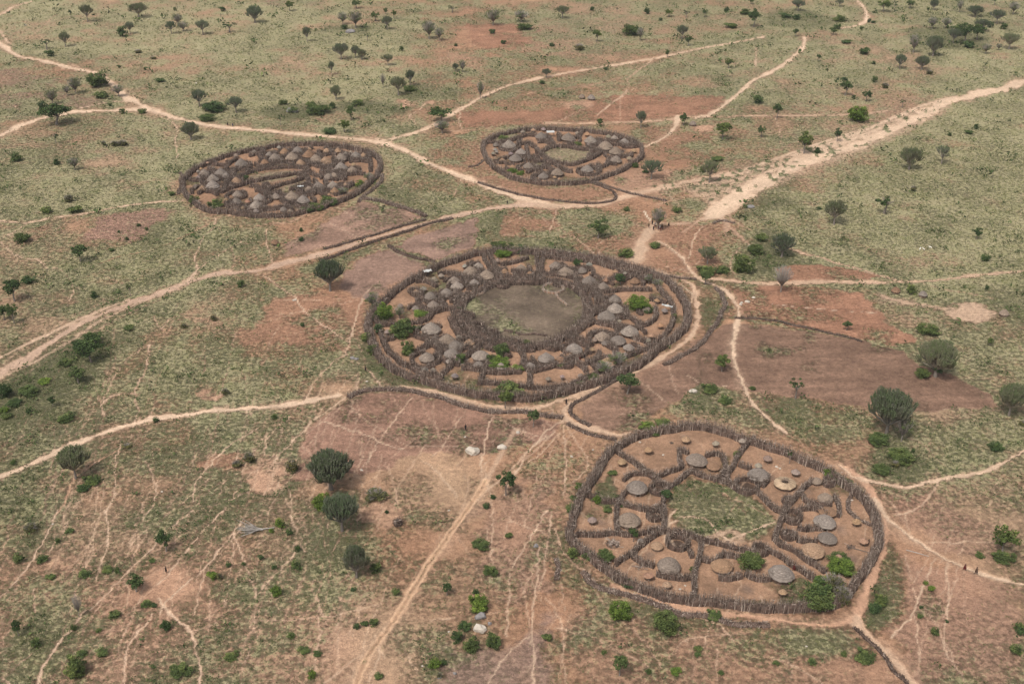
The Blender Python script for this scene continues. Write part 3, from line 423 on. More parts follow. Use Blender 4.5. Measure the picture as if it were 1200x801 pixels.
YARD = (.27, .16, .10); YARD2 = (.285, .172, .11); DUNG = (.135, .10, .073)
PENS = [(773,575,9),(767,606,8.5),(793,638,10),(891,646,8),(874,571,12),(928,607,10),(971,567,6),(923,588,5),(925,628,6),(692,364,7),(686,380,7),(699,346,6.5),(668,397,7),(645,407,7),(665,429,6),(557,331,8),(683,340,6),(604,405,7),(576,392,7),(560,384,7),(547,372,7),(628,326,6),(590,336,6),(538,355,6)]
def wpoly(p, h=0): return np.array([G(a, b, h) for a, b in p])
def pip(x, y, P):
    ins = np.zeros(len(x), bool); n = len(P); j = n - 1
    for i in range(n):
        xi, yi = P[i]; xj, yj = P[j]
        if yi != yj:
            ins ^= ((yi > y) != (yj > y)) & (x < (xj - xi) * (y - yi) / (yj - yi) + xi)
        j = i
    return ins
def segd(x, y, a, b):
    d = b - a; L = max(float(d @ d), 1e-9)
    t = np.clip(((x - a[0]) * d[0] + (y - a[1]) * d[1]) / L, 0, 1)
    return np.hypot(x - a[0] - t * d[0], y - a[1] - t * d[1])
def polymask(x, y, P, f):
    out = np.zeros(len(x)); lo = P.min(0) - f * 2; hi = P.max(0) + f * 2
    idx = np.nonzero((x > lo[0]) & (x < hi[0]) & (y > lo[1]) & (y < hi[1]))[0]
    if not len(idx): return out
    xs, ys = x[idx], y[idx]; D = np.full(len(idx), 1e9)
    for i in range(len(P)): D = np.minimum(D, segd(xs, ys, P[i - 1], P[i]))
    D = np.where(pip(xs, ys, P), D, -D)
    out[idx] = sstep(-f, f, D); return out
def smooth_line(P, n=4):
    """Catmull-Rom through world points"""
    P = np.asarray(P, float); out = []
    if len(P) < 3: return P
    Q = np.concatenate([[2 * P[0] - P[1]], P, [2 * P[-1] - P[-2]]])
    for i in range(1, len(Q) - 2):
        for k in range(n):
            t = k / n; a, b, c, d = Q[i - 1], Q[i], Q[i + 1], Q[i + 2]
            out.append(.5 * ((2 * b) + (c - a) * t + (2 * a - 5 * b + 4 * c - d) * t * t + (3 * b - a - 3 * c + d) * t ** 3))
    out.append(P[-1]); return np.array(out)
def linemask(x, y, P, wd, f):
    out = np.zeros(len(x)); h = wd / 2 + f
    for i in range(len(P) - 1):
        a, b = P[i], P[i + 1]
        lo = np.minimum(a, b) - h; hi = np.maximum(a, b) + h
        idx = np.nonzero((x > lo[0]) & (x < hi[0]) & (y > lo[1]) & (y < hi[1]))[0]
        if len(idx):
            m = 1 - sstep(wd / 2 - f, wd / 2 + f, segd(x[idx], y[idx], a, b)); out[idx] = np.maximum(out[idx], m)
    return out
def build_ground():
    pys = np.concatenate([[-318, -300, -260, -210, -160, -120, -90], np.arange(-70, 850, 1.5), [860, 880, 910, 950, 1000, 1080, 1200, 1400, 1700, 2200, 2800]])
    pxs = np.concatenate([[-9000, -5000, -3000, -2000, -1300, -900, -600, -400, -260, -170, -110], np.arange(-80, 1281, 1.75), [1310, 1370, 1460, 1600, 1800, 2100, 2500, 3200, 4200, 6200, 10200]])
    PX, PY = np.meshgrid(pxs, pys); nr, nc = PX.shape
    x, y, t = Gd(PX.ravel(), PY.ravel()); N = len(x)
    x = np.where(np.abs(x) > 9000, np.sign(x) * (9000 + 3500 * np.tanh((np.abs(x) - 9000) / 60000)), x)      # the sheet ends inside the haze box
    px = PX.ravel(); py = PY.ravel()
    wx = x + (fbm(x, y, 3.0, 4, 5) - .5) * 2.8 + (fbm(x, y, 12, 2, 8) - .5) * 3; wy = y + (fbm(x, y, 3.0, 3, 6) - .5) * 2.4 + (fbm(x, y, 12, 2, 9) - .5) * 3
    wx1 = x + (fbm(x, y, 1.6, 3, 15) - .5) * 1.2; wy1 = y + (fbm(x, y, 1.6, 3, 16) - .5) * 1.2
    # cover, lushness and soil by inverse distance
    W = np.zeros(N); veg = np.zeros(N); lush = np.zeros(N); soil = np.zeros((N, 3))
    for cx, cy, v, l, s in CTRL:
        k = 1 / (((px - cx) / 1.0) ** 2 + ((py - cy) * 1.4) ** 2 + 900) ** 1.6
        W += k; veg += k * v; lush += k * l; soil += k[:, None] * np.array(s)
    veg /= W; lush /= W; soil /= W[:, None]
    f1 = fbm(x, y, 22, 4, 40); f2 = fbm(x, y, 7, 3, 50); f3 = fbm(x, y, 60, 3, 60); f4 = fbm(x, y, 9, 4, 66)
    veg = veg - .12 * sstep(480, 600, py) + (f1 - .5) * .95 + (f2 - .5) * .6; lush = lush - .13 + (f3 - .5) * .25 + (f4 - .5) * .55
    soil *= (1 + (f4 - .5) * .5)[:, None]; soil = soil * (1 - (sstep(.45, .65, fbm(x, y, 35, 3, 71)) * .3))[:, None] + np.array([.33, .17, .105]) * (sstep(.45, .65, fbm(x, y, 35, 3, 71)) * .3)[:, None]
    pt = sstep(.52, .70, fbm(x, y, 28, 4, 571)) * (.3 + .35 * sstep(120, 260, py)) * (1 - .7 * sstep(850, 950, px) * sstep(480, 430, py)); veg -= .22 * pt; soil = soil * (1 - .4 * pt[:, None]) + np.array([.37, .20, .12]) * .4 * pt[:, None]
    rid = np.zeros(N, np.int32); names = ['ground']; sm = np.zeros(N)
    def blend(m, col, cover, lu=None, s=None):
        nonlocal veg, soil, lush, sm
        soil = soil * (1 - m[:, None]) + np.array(col) * m[:, None]
        veg = veg * (1 - m) + cover * m
        if lu is not None: lush = lush * (1 - m) + lu * m
        if s is not None: sm = sm * (1 - m) + s * m
    for p, cv, lu, st, f in LUSH:
        m = polymask(wx, wy, wpoly(p), f) * st
        veg = veg * (1 - m) + (cv + (f2 - .5) * .5) * m; lush = lush * (1 - m) + (lu + (f4 - .5) * .6) * m
    for nm, p, col, st, cv, f in FIELDS:
        m0 = polymask(wx, wy, wpoly(p), f * 2.2); m0 = sstep(.32, .68, m0 + (fbm(x, y, 4, 4, 333, .65) - .5) * .9 * (m0 > 0)); m = m0 * st; cv = cv + np.clip(fbm(x, y, 10, 4, 336) - .5, 0, 1) * (1.5 if nm == 'tilled_field' else 2.2)
        if nm == 'bare_soil': m = m * (.55 + .9 * np.clip(f2 + (f1 - .5) * .6, 0, 1)).clip(0, 1)
        c = np.array(col)
        blend(m, c, cv, .35, .0)
        if nm == 'tilled_field':
            P = wpoly(p); k = len(names); names.append(nm); rid[m0 > .5] = k
            a = P[1] - P[0]; an = math.atan2(a[1], a[0]) + 1.3       # furrows
            fur = np.sin((x * math.cos(an) + y * math.sin(an)) * 2 * math.pi / 2.4 + (fbm(x, y, 6, 2, 3) - .5) * 9)
            soil *= (1 + (fbm(x / 9, y, 2.2, 3, 95) - .5) * .55 * m)[:, None]
            soil *= (1 + .03 * fur * m + (fbm(x, y, 5, 5, 90, .65) - .5) * .75 * m)[:, None]
    for P0 in (A_OUT, B_OUT, C_OUT, D_OUT):
        P = wpoly(P0); m = linemask(wx, wy, np.concatenate([P, P[:1]]), 9, 3.5) * (.25 + .9 * f2).clip(0, 1) * .55; blend(m, (.36, .21, .14), .25, None, .2)
    # living ground inside the fences
    for nm, P0, col in (('village_yard', A_OUT, YARD), ('village_yard', B_OUT, YARD), ('village_yard', C_OUT, YARD2), ('village_yard', D_OUT, YARD2)):
        m = polymask(x, y, wpoly(P0), .8)
        keep = np.zeros(N)
        if P0 is D_OUT:
            keep = np.maximum(polymask(wx, wy, wpoly(LUSH[1][0]), 1.5), polymask(wx, wy, wpoly(LUSH[2][0]), 1.0))
        m = m * (1 - keep)
        blend(m, col, .12 + 0 * m, .6, .45); k = len(names); names.append(nm); rid[m > .5] = k
        soil *= (1 + (fbm(x, y, 5, 5, 97, .6) - .5) * .9 * m)[:, None]
        veg += m * np.clip(fbm(x, y, 8, 3, 98) - .58, 0, 1) * 2
    m = polymask(wx1, wy1, wpoly(C_IN), 1.0); blend(m, DUNG, .20, .35, .45); k = len(names); names.append('cattle_yard'); rid[m > .5] = k
    q = fbm(x, y, 9, 4, 120); soil *= (1 + (q - .5) * 1.5 * m - .3 * m * sstep(60, 10, np.hypot(px - 625, (py - 355) * 2)))[:, None]; veg += m * np.clip(fbm(x, y, 11, 3, 123) - .40, 0, 1) * 2.2 * sstep(20, 72, np.hypot(px - 625, (py - 360) * 2))
    
    for a, b, r in PENS:
        ax, ay = G(a, b); m = (1 - sstep(r / S(b) * .8, r / S(b) * 1.15, np.hypot(x - ax, y - ay))) * .85; blend(m, (.035, .026, .022), 0, .3, .5)
    for a, b, r in [(842,695,7),(925,697,10),(803,512,6),(705,612,8),(762,650,7),(905,560,6),(985,620,9),(735,560,6),(858,640,6),(800,545,8),(875,690,8),(1000,655,8),(948,575,5)]:
        ax, ay = G(a, b); m = (1 - sstep(0, r / S(b) * 1.3, np.hypot(wx1 - ax, (wy1 - ay) * .7))) * .55; blend(m, (.15, .11, .09), .05, .3, .4)
    # A and B central kraals
    for p, cv in (([(292,206),(312,202),(335,200),(358,203),(345,208),(315,214),(296,214)], .45), ([(318,224),(345,214),(364,209),(352,218),(330,226)], .45), ([(634,180),(645,175),(662,171),(685,174),(697,180),(688,187),(668,192),(645,189)], .5), ([(575,165),(600,156),(612,158),(600,163),(585,167)], .6)):
        m = polymask(wx1, wy1, wpoly(p), 1.2); blend(m, (.33,.23,.16), cv, .35, .4)
    # a strip of worn earth on both sides of the wash, dotted with tussocks
    m = polymask(wx, wy, wpoly([(1090,120),(1010,150),(930,178),(850,205),(800,222),(850,250),(900,222),(985,190),(1065,158),(1120,125)]), 3); m *= .62
    blend(m * (.3 + 1.2 * f1).clip(0, 1), SAND, .30, .2, .3)
    for i in range(300):      # animals' trails across the dry slopes
        if i < 180: a, b = R.uniform(-20, 420), R.uniform(500, 800); hd = R.uniform(.9, 1.35) ; L = R.uniform(60, 200)
        elif i < 250: a, b = R.uniform(560, 1150), R.uniform(560, 800); hd = R.uniform(1.1, 2.1); L = R.uniform(50, 140)
        else: a, b = R.uniform(300, 760), R.uniform(480, 640); hd = R.uniform(.5, 2.4); L = R.uniform(40, 110)
        pts = []; 
        for k in range(int(L / 12)):
            pts.append((a, b)); a += 12 * math.cos(hd); b -= 12 * math.sin(hd); hd += R.uniform(-.22, .22)
        LINES.append((pts, R.uniform(.4, .75), R.uniform(.3, .75), SAND if R.random() < .6 else TANC))
    frag = fbm(x, y, 2.6, 3, 222)
    for p, wd, st, col in LINES:
        if len(p) < 2: continue
        wd = wd * (.36 if wd < 1.6 else .6); m = linemask(wx1, wy1, smooth_line(wpoly(p), 3), wd, max(.16, wd * .35)) * st
        m = m * (.5 + .9 * frag).clip(0, 1)
        blend(m, col, .05, None, .5)
    z = (fbm(x, y, 1.4, 3, 200) - .5) * .22 + (fbm(x, y, 30, 2, 210) - .5) * .0
    for nm, p, wd, st, col in PATHS:
        rag = 1.0 if wd < 6 else 1.6
        wd = wd * (.72 if wd < 6 else .95)
        X_, Y_ = (wx, wy) if wd > 5.5 else (wx1, wy1)
        SL = smooth_line(wpoly(p)); wv = sstep(.3, .7, fbm(x, y, 9, 3, 611))
        m = linemask(X_, Y_, SL, wd * .62, max(.2, wd * .25)) * (1 - wv) + linemask(X_, Y_, SL, wd * 1.3, max(.25, wd * .5)) * wv
        m = sstep(.12, .88, m + (frag - .5) * 1.0 * (m > 0)) * st
        halo = linemask(wx, wy, smooth_line(wpoly(p), 2), wd * 1.9, wd * .9) * .3 * st
        blend(halo, TANC, .15, None, .2)
        cc = np.array(col) * (1 + (fbm(x, y, 5, 3, 77) - .5) * .35)[:, None]
        soil = soil * (1 - m[:, None]) + cc * m[:, None]; veg = veg * (1 - m) + .02 * m; sm = sm * (1 - m) + .75 * m
        z -= .10 * m
        k = len(names); names.append(nm); rid[m > .5] = k
    # wheel ruts and the grassy crown of the lower road
    P = smooth_line(wpoly(PATHS[6][1]));
    for i in range(len(P) - 1):
        pass
    m = linemask(wx1, wy1, P, .6, .25) * .6; soil *= (1 - .28 * m)[:, None]; veg += m * .45
    for sd in (-1, 1):
        T_ = np.gradient(P, axis=0); T_ /= np.linalg.norm(T_, axis=1, keepdims=True); Q_ = P + np.stack([-T_[:, 1], T_[:, 0]], 1) * .62 * sd
        m = linemask(wx1 * .3 + x * .7, wy1 * .3 + y * .7, Q_, .4, .18) * .7; blend(m, (.50, .33, .215), 0, None, .8)
    # tussock islands in the wash
    m = polymask(wx, wy, wpoly([(1090,118),(1010,148),(930,176),(850,203),(760,218),(850,240),(900,215),(985,182),(1065,150),(1110,122)]), 2)
    isl = sstep(.62, .70, vnoise(x / 1.5, y / 2.6, 301) * .75 + vnoise(x / 7, y / 7, 302) * .25) * m
    veg = np.maximum(veg, isl * .75); lush = lush * (1 - isl) + .6 * isl
    veg = veg.clip(0, 1); lush = lush.clip(0, 1)
    V = np.stack([x, y, z], 1)
    idx = np.arange(nr * nc).reshape(nr, nc)
    F = np.stack([idx[1:, :-1], idx[1:, 1:], idx[:-1, 1:], idx[:-1, :-1]], -1).reshape(-1, 4)
    fr = rid[F[:, 0]]
    colr = np.stack([veg, lush, sm], 1)
    for k, nm in enumerate(names):
        f = F[fr == k]
        if not len(f): continue
        u, inv = np.unique(f, return_inverse=True)
        me = mesh_np(nm, V[u], inv.reshape(f.shape), [M_GROUND], {'soil': soil[u], 'veg': colr[u]})
        ob(nm, me, kind='structure')
    return px.reshape(nr, nc), pxs, pys, veg.reshape(nr, nc), lush.reshape(nr, nc)
_, GPX, GPY, VEG, LUSHG = build_ground()
def gsample(px, py):
    j = np.searchsorted(GPX, px).clip(0, len(GPX) - 1); i = np.searchsorted(GPY, py).clip(0, len(GPY) - 1)
    return VEG[i, j], LUSHG[i, j]
# ------------------------------------------------------------------ brushwood fences
def resample(P, step):
    P = np.asarray(P, float); seg = np.linalg.norm(np.diff(P, axis=0), axis=1); L = np.concatenate([[0], np.cumsum(seg)])
    n = max(2, int(L[-1] / step) + 1); s = np.linspace(0, L[-1], n)
    return np.stack([np.interp(s, L, P[:, k]) for k in range(2)], 1), L[-1]
def fence_world(P, h, wd, dens, name='brushwood_fence', closed=False, straight=False, tone=.5, lean=.3):
    """P world points.  An Empty with a packed core and its upright sticks."""
    P = np.asarray(P, float)
    if closed: P = np.concatenate([P, P[:1]])
    Q = smooth_line(P, 5) if (len(P) > 2 and not straight) else P
    Q, L = resample(Q, .55)
    Q = Q + (np.stack([vnoise(Q[:, 0] / 3, Q[:, 1] / 3, 400), vnoise(Q[:, 0] / 3, Q[:, 1] / 3, 401)], 1) - .5) * .8
    n = len(Q); T = np.gradient(Q, axis=0); T /= np.linalg.norm(T, axis=1, keepdims=True) + 1e-9; Nn = np.stack([-T[:, 1], T[:, 0]], 1)
    o = Q[0].copy(); root = empty(name, (o[0], o[1], 0))
    # core: lumpy bank of packed branches
    prof = [(-.5, -.12), (-.42, .55), (-.2, .86), (.12, .9), (.4, .58), (.5, -.12)]
    V = []
    for a, b in prof:
        jit = .75 + .5 * vnoise(Q[:, 0] / .9 + a * 7, Q[:, 1] / .9, 410); hj = (.62 + .55 * vnoise(Q[:, 0] / .8, Q[:, 1] / .8 + a * 9, 411)) if b > 0 else 1
        off = Nn * (a * wd * jit)[:, None]
        V.append(np.concatenate([Q + off - o, (b * h * .72 * hj * np.ones(n))[:, None]], 1))
    k = len(prof); V = np.stack(V, 1); F = []
    i = (np.arange(n - 1) * k)[:, None, None]; j = np.arange(k - 1)[None, :, None]
    F = np.concatenate([i + j, i + j + k, i + j + 1 + k, i + j + 1], 2).reshape(-1, 4)
    mb = MB(); mb.add(V.reshape(-1, 3), F, rng.uniform(.1, .75, n * k))
    mb.add(V[0], [(0, 1, 2), (0, 2, 3), (0, 3, 4), (0, 4, 5)], .4); mb.add(V[-1], [(0, 2, 1), (0, 3, 2), (0, 4, 3), (0, 5, 4)], .4)
    br = ob('brushwood', mb.mesh('brushwood', M_BRUSH), root, col=(3.6, 3.1, 2.5) if tone > .85 else (1.15, 1.12, 1.1))
    # sticks
    m = max(6, int(L * dens)); s = rng.uniform(0, n - 1.001, m); i0 = s.astype(int); fr = (s - i0)[:, None]
    c = Q[i0] * (1 - fr) + Q[i0 + 1] * fr; nn = Nn[i0]; tt = T[i0]
    lat = rng.uniform(-.6, .6, m) * wd
    hh = h * rng.uniform(.72, 1.25, m) * (.85 + .3 * vnoise(c[:, 0] / 2, c[:, 1] / 2, 420))
    b = np.concatenate([c + nn * lat[:, None] - o, np.full((m, 1), -.05)], 1)
    tipxy = c + nn * (lat * rng.uniform(.6, 1.5, m))[:, None] + tt * rng.normal(0, lean * h * .45, m)[:, None] + nn * rng.normal(0, lean * h * .3, m)[:, None] - o
    tp = np.concatenate([tipxy, hh[:, None]], 1)
    mb = MB(); mb.spikes(b, tp, rng.uniform(.05, .11, m), (tone + rng.normal(0, .27, m) + .4 * (rng.uniform(size=m) < .08)).clip(0, 1))
    # thorny cross branches lying through the tops
    m2 = int(m * .55); q = rng.integers(0, m, m2)
    mid = np.concatenate([(c[q] + nn[q] * rng.uniform(-.55, .55, m2)[:, None] * wd - o), (h * rng.uniform(.25, 1.0, m2))[:, None]], 1)
    dv = rng.normal(size=(m2, 3)) * [1, 1, .45]; dv /= np.linalg.norm(dv, axis=1, keepdims=True); dv *= rng.uniform(.35, .8, m2)[:, None]
    mb.spikes(mid - dv * .5, mid + dv, rng.uniform(.03, .07, m2), (tone + .1 + rng.normal(0, .28, m2)).clip(0, 1))
    st = ob('stake', mb.mesh('stake', M_STICK), root, kind='stuff')
    return root
def fence(px, h=2.3, wd=1.1, dens=20, phrase='brown brushwood fence', place=None, closed=False, name='brushwood_fence', cat='fence', group=None, label=None, **k):
    r = fence_world(wpoly(px), h, wd, dens, name, closed, **k)
    a = np.mean(np.array(px), 0); reg(r, phrase, cat, a[0], a[1], group, place, label)
    return r
def ring(px, py, rpx, h=1.9, phrase='round brushwood pen', place=None, label=None, dens=22, wd=.8, tone=.4, gap=.0, cat='animal pen'):
    x, y = G(px, py); r = rpx / S(py)
    a = np.linspace(0, 2 * math.pi * (1 - gap), 14) + 1.2
    P = [(x + r * math.cos(t), y + r * math.sin(t)) for t in a]
    o = fence_world(P, h, wd, dens, 'round_pen', closed=False, tone=tone)
    reg(o, phrase, cat, px, py, 'round brushwood pens', place, label); return o
fence(A_OUT, 2.5, 1.5, 22, label='outer brushwood fence all round the upper left village', closed=True)
fence(B_OUT, 2.5, 1.3, 22, label='outer brushwood fence all round the small upper middle village', closed=True)
fence(C_OUT, 2.7, 1.8, 24, label='outer brushwood fence all round the largest village in the centre', closed=True)
fence([p for p in D_OUT[:27]], 2.5, 1.5, 30, label='long outer palisade round the top and right of the lower right village', lean=.2)
fence(D_OUT[26:] + [D_OUT[0]], 2.4, 1.5, 30, label='outer palisade along the left and lower left of the lower right village', lean=.25)
fence(C_IN[:5] , 2.2, 2.2, 30, label='upper left arc of the dense dark fence round the central cattle yard', tone=.4, lean=.5)
fence(C_IN[4:10], 2.2, 2.4, 30, label='upper right arc of the dense dark fence round the central cattle yard', tone=.4, lean=.5)
fence(C_IN[9:15], 2.2, 2.6, 30, label='lower right arc of the dense dark fence round the central cattle yard', tone=.4, lean=.5)
fence(C_IN[14:] + C_IN[:1], 2.3, 3.4, 34, label='lower left arc of the dense dark fence round the central cattle yard', tone=.35, lean=.5)
fence([(x, y) for x, y in [(597,420),(585,413),(568,405),(548,398),(536,388),(528,374)]], 2.0, 2.2, 26, label='second dark brush bank below left of the central cattle yard', tone=.35, lean=.5)
CN = [ # central village: inner ring and partitions
 [(441,372),(445,390),(452,407),(465,422),(480,432),(497,439),(519,445)], [(565,450),(592,452),(622,455),(650,456),(676,449),(700,438)],
 [(700,438),(720,425),(740,417),(758,409),(776,398),(786,384),(789,370),(785,355),(776,345),(767,332),(752,324)], [(637,302),(660,305),(690,308),(713,314),(735,320),(750,324)],
 [(573,300),(580,312),(590,330)], [(566,301),(574,314),(583,328)], [(629,296),(630,308),(631,322)], [(637,297),(636,310),(634,322)], [(487,331),(500,331),(512,337)], [(512,322),(530,322),(548,327),(566,332),(577,338)],
 [(481,342),(491,350),(505,352),(520,350),(537,350),(550,346)], [(506,367),(520,364),(534,362)], [(462,343),(452,355),(444,365)], [(441,383),(462,381),(482,380),(500,376),(506,368)], [(487,415),(494,409),(506,405),(515,399)],
 [(517,402),(516,412),(508,420),(500,424)], [(560,399),(549,406),(537,414),(530,428),(519,440)], [(568,402),(556,412),(545,422),(535,430)], [(568,430),(565,441),(563,452)], [(541,433),(552,434),(562,436)], [(607,410),(612,420),(616,432),(623,437)], [(624,437),(638,434),(652,429),(667,423)],
 [(649,412),(657,408),(665,415),(672,423),(680,430),(687,437)], [(621,440),(621,450),(623,456)], [(685,428),(694,424),(704,426)], [(709,344),(722,342),(734,341),(748,340),(763,341)], [(696,325),(708,330),(718,328),(736,322),(750,324)], [(701,362),(713,362),(722,366),(735,370)],
 [(727,374),(738,373),(745,378),(751,383),(762,380),(768,372),(767,362)], [(760,352),(770,354),(780,356)], [(688,376),(705,380),(718,384),(728,388)], [(720,386),(728,388),(732,394),(745,398),(760,404)], [(701,400),(711,404),(720,411),(727,420)], [(686,427),(697,424),(702,414)],
 [(600,318),(612,322),(628,322)], [(587,312),(602,309),(620,304)], [(638,322),(650,324),(668,326),(684,332)], [(592,325),(610,327),(640,327)], [(523,345),(533,349)], [(450,400),(462,398)], [(570,437),(590,438),(612,437)], [(700,334),(698,346),(700,358)], [(498,389),(500,402),(497,410)],
 [(545,402),(536,401)], [(548,340),(560,338)], [(505,357),(516,357),(523,363)], [(660,400),(670,398),(684,400),(694,406)], [(692,346),(702,348),(716,355)]]
for q in CN: fence(q, 1.9, 1.15, 24, place='C', phrase='dividing brushwood fence', tone=.42, lean=.42)
for a, b, r in [(692,364,7),(686,380,7),(699,346,6.5),(668,397,7),(645,407,7),(665,429,6),(557,331,8),(683,340,6),(604,405,7),(576,392,7),(560,384,7),(547,372,7),(628,326,6),(590,336,6),(538,355,6),(702,352,5),(655,334,5),(580,402,7)]:
    ring(a, b, r, 1.8, place='C', wd=.9)
AN = [[(258,227),(272,221),(285,218),(296,212)], [(270,219),(280,210),(292,203),(312,199),(335,197),(352,198),(364,201)], [(294,214),(312,211),(335,207),(352,204),(362,203)], [(293,219),(312,223),(330,218),(347,213),(362,208)],
 [(243,192),(262,195),(270,192),(278,187)], [(232,228),(244,224),(256,230)], [(308,176),(307,186),(304,192)], [(316,222),(312,232),(310,242),(305,247)], [(346,171),(341,178),(336,185)], [(390,171),(382,176),(374,180)], [(380,198),(392,200),(402,203),(404,210)],
 [(431,178),(434,190),(435,202)], [(407,188),(420,189),(433,191)], [(364,205),(378,208),(392,208),(405,212)], [(340,224),(355,219),(368,221),(380,225)], [(300,246),(320,247),(340,244)], [(410,203),(420,205),(428,205)], [(292,184),(300,182),(308,183)], [(290,196),(276,200),(270,206)], [(312,192),(325,191),(340,192)],
 [(235,209),(245,214),(252,216)], [(330,233),(335,240),(345,240)], [(360,228),(372,226),(384,232)], [(330,176),(345,181),(356,186)], [(352,190),(368,194),(385,194)], [(390,186),(398,191),(410,186)], [(368,212),(372,222),(366,230)], [(395,220),(405,222),(414,216)], [(300,224),(312,228),(330,226)], [(276,200),(270,212),(262,218)],
 [(245,198),(255,202),(268,198)], [(222,212),(232,213),(240,212)], [(270,240),(285,248),(298,250)], [(396,178),(408,183),(420,186)], [(356,181),(360,176),(368,175)], [(425,184),(432,186)], [(350,206),(362,212),(358,220)], [(380,212),(386,220),(400,226)]]
for q in AN: fence(q, 2.0, 1.3, 22, place='A', phrase='dividing brushwood fence', tone=.42, lean=.4)
BN = [[(572,168),(585,168),(600,166),(608,162),(620,160),(632,161)], [(604,172),(616,169),(626,173),(630,181)], [(631,181),(640,176),(652,173),(664,173)], [(632,182),(645,189),(657,192),(668,194),(680,192),(692,187)], [(625,191),(640,190),(652,195),(664,202),(672,203)], [(664,173),(678,176),(690,176),(704,180)],
 [(704,180),(700,184),(692,187)], [(704,172),(722,171),(742,172)], [(690,196),(706,197),(716,188)], [(618,204),(628,199),(640,198),(652,203)], [(682,152),(680,159),(676,163)], [(616,172),(618,182),(622,190)], [(640,160),(646,166),(650,172)], [(654,158),(656,166)], [(700,164),(716,168)], [(600,188),(612,190)], [(690,172),(694,180)], [(700,194),(704,200),(700,205)],
 [(630,168),(640,168),(648,170)], [(725,170),(735,174),(748,172)]]
for q in BN: fence(q, 2.0, 1.3, 22, place='B', phrase='dividing brushwood fence', tone=.42, lean=.35)
for a, b, r in [(628,186,4),(692,184,4),(640,196,4),(700,178,4),(630,200,4)]: ring(a, b, r, 1.8, place='B', wd=.9)
for a, b, r in [(285,211,4),(380,203,4),(398,206,4),(352,225,4),(312,218,4)]: ring(a, b, r, 1.8, place='A', wd=.9)
DN = [ # lower right village, each with its own words
 ([(723,530),(735,539),(750,549),(763,558),(768,560)], 'short fence from the top left corner towards the middle of the lower right village'),
 ([(768,560),(783,555),(797,549),(797,538),(797,529),(806,533)], 'fence bending round the left of the topmost large hut, lower right village'),
 ([(826,536),(838,533),(847,537),(850,548),(846,560),(838,566)], 'curved fence hugging the right of the low brown hut at the top'),
 ([(783,573),(792,567),(802,560),(810,554),(820,558),(835,563),(850,567),(862,573)], 'fence along the top edge of the green middle yard'),
 ([(730,565),(742,558),(760,558),(770,565),(783,572)], 'fence curving over the upper left grey hut, lower right village'),
 ([(741,572),(730,581),(722,590)], 'short slanting fence left of the upper left grey hut'),
 ([(688,582),(706,588),(722,589),(737,594),(757,599),(775,594),(779,580)], 'fence between the two left grey huts, running to the green yard'),
 ([(675,627),(700,627),(723,627),(750,626),(775,623)], 'straight palisade under the left grey hut, lower right village'),
 ([(724,592),(722,605),(723,618),(724,626)], 'short upright fence just left of the left grey hut'),
 ([(777,597),(779,610),(778,624)], 'short fence on the left edge of the green middle yard'),
 ([(721,663),(737,652),(751,642),(766,631),(778,625),(795,626),(810,630),(820,634)], 'long slanting fence left of the domed grey hut by the bottom'),
 ([(741,654),(754,660),(768,664)], 'short fence left of the domed grey hut, lower right village'),
 ([(770,673),(785,677),(800,679),(812,678)], 'short palisade right under the domed grey hut'),
 ([(821,634),(823,645),(817,660),(814,675),(812,690),(812,704)], 'fence dividing the two bottom yards of the lower right village'),
 ([(822,635),(840,638),(860,643),(880,649),(893,653)], 'fence along the bottom edge of the green middle yard'),
 ([(806,646),(810,655)], 'tiny fence stub right of the round pen at the bottom'),
 ([(900,645),(912,653),(925,661),(942,671),(957,681)], 'left of the two parallel fences running down right from the green yard'),
 ([(908,632),(918,642),(937,652),(953,661),(967,671)], 'right of the two parallel fences running down right from the green yard'),
 ([(885,578),(897,589),(911,600),(920,596),(933,584),(941,574),(952,565)], 'angled fence along the right top edge of the green yard'),
 ([(883,515),(870,528),(861,543),(854,556),(852,568)], 'grey slanting fence dividing the two top yards'),
 ([(865,545),(878,551)], 'tiny fence stub left of the right hand top grey hut'),
 ([(941,580),(946,588),(962,593),(972,592)], 'short fence left of the small right hand grey hut'),
 ([(977,582),(982,593),(980,606)], 'short curved fence right of the low brown hut, right side'),
 ([(936,598),(948,596),(960,598),(966,608)], 'short fence above the upper of the right hand huts'),
 ([(934,619),(948,622),(964,620)], 'short fence below the upper of the right hand huts'),
 ([(933,634),(945,637),(958,636)], 'short fence above the pale right hand hut'),
 ([(919,600),(915,614),(911,626),(908,634)], 'upright fence down the right edge of the green yard'),
 ([(822,657),(836,659),(846,652)], 'short fence left of the tan flat hut at the bottom'),
 ([(842,678),(856,679),(870,676)], 'short palisade below the tan flat hut at the bottom'),
 ([(872,673),(884,679),(895,681),(904,680)], 'short palisade between the leafy bush and the bottom right grey hut'),
 ([(846,651),(858,653),(868,657)], 'short fence above the tan flat hut at the bottom'),
 ([(892,572),(899,566),(900,558)], 'small curved fence right of the top right pen'),
 ([(998,578),(995,592),(1000,606),(1016,614),(1026,617)], 'low dark fence round the empty corner plot, right side')]
for q, l in DN: fence(q, 1.75 if 'corner plot' not in l else .5, .85, 28, label=l, lean=.2, tone=.45)
for a, b, r, l in [(773,575,9,'round dark pen with a bush in it, left tip of the green yard'),(767,606,8.5,'round dark pen beside the left grey hut, lower right village'),(793,638,11,'round dark pen with white specks at the lower left of the green yard'),(891,646,8,'dark round pen at the bottom right of the green yard'),
                   (874,571,12,'largest round pen, below the right hand top grey hut'),(928,607,10,'dark round pen right of the green yard'),(971,567,6,'small dark round pen by the right outer fence'),(923,588,5,'small dark pen in the angle of the fences, right side'),(925,628,6,'small round pen left of the right hand huts')]:
    ring(a, b, r * 1.12, 1.9, label=l, wd=.6, tone=.42)
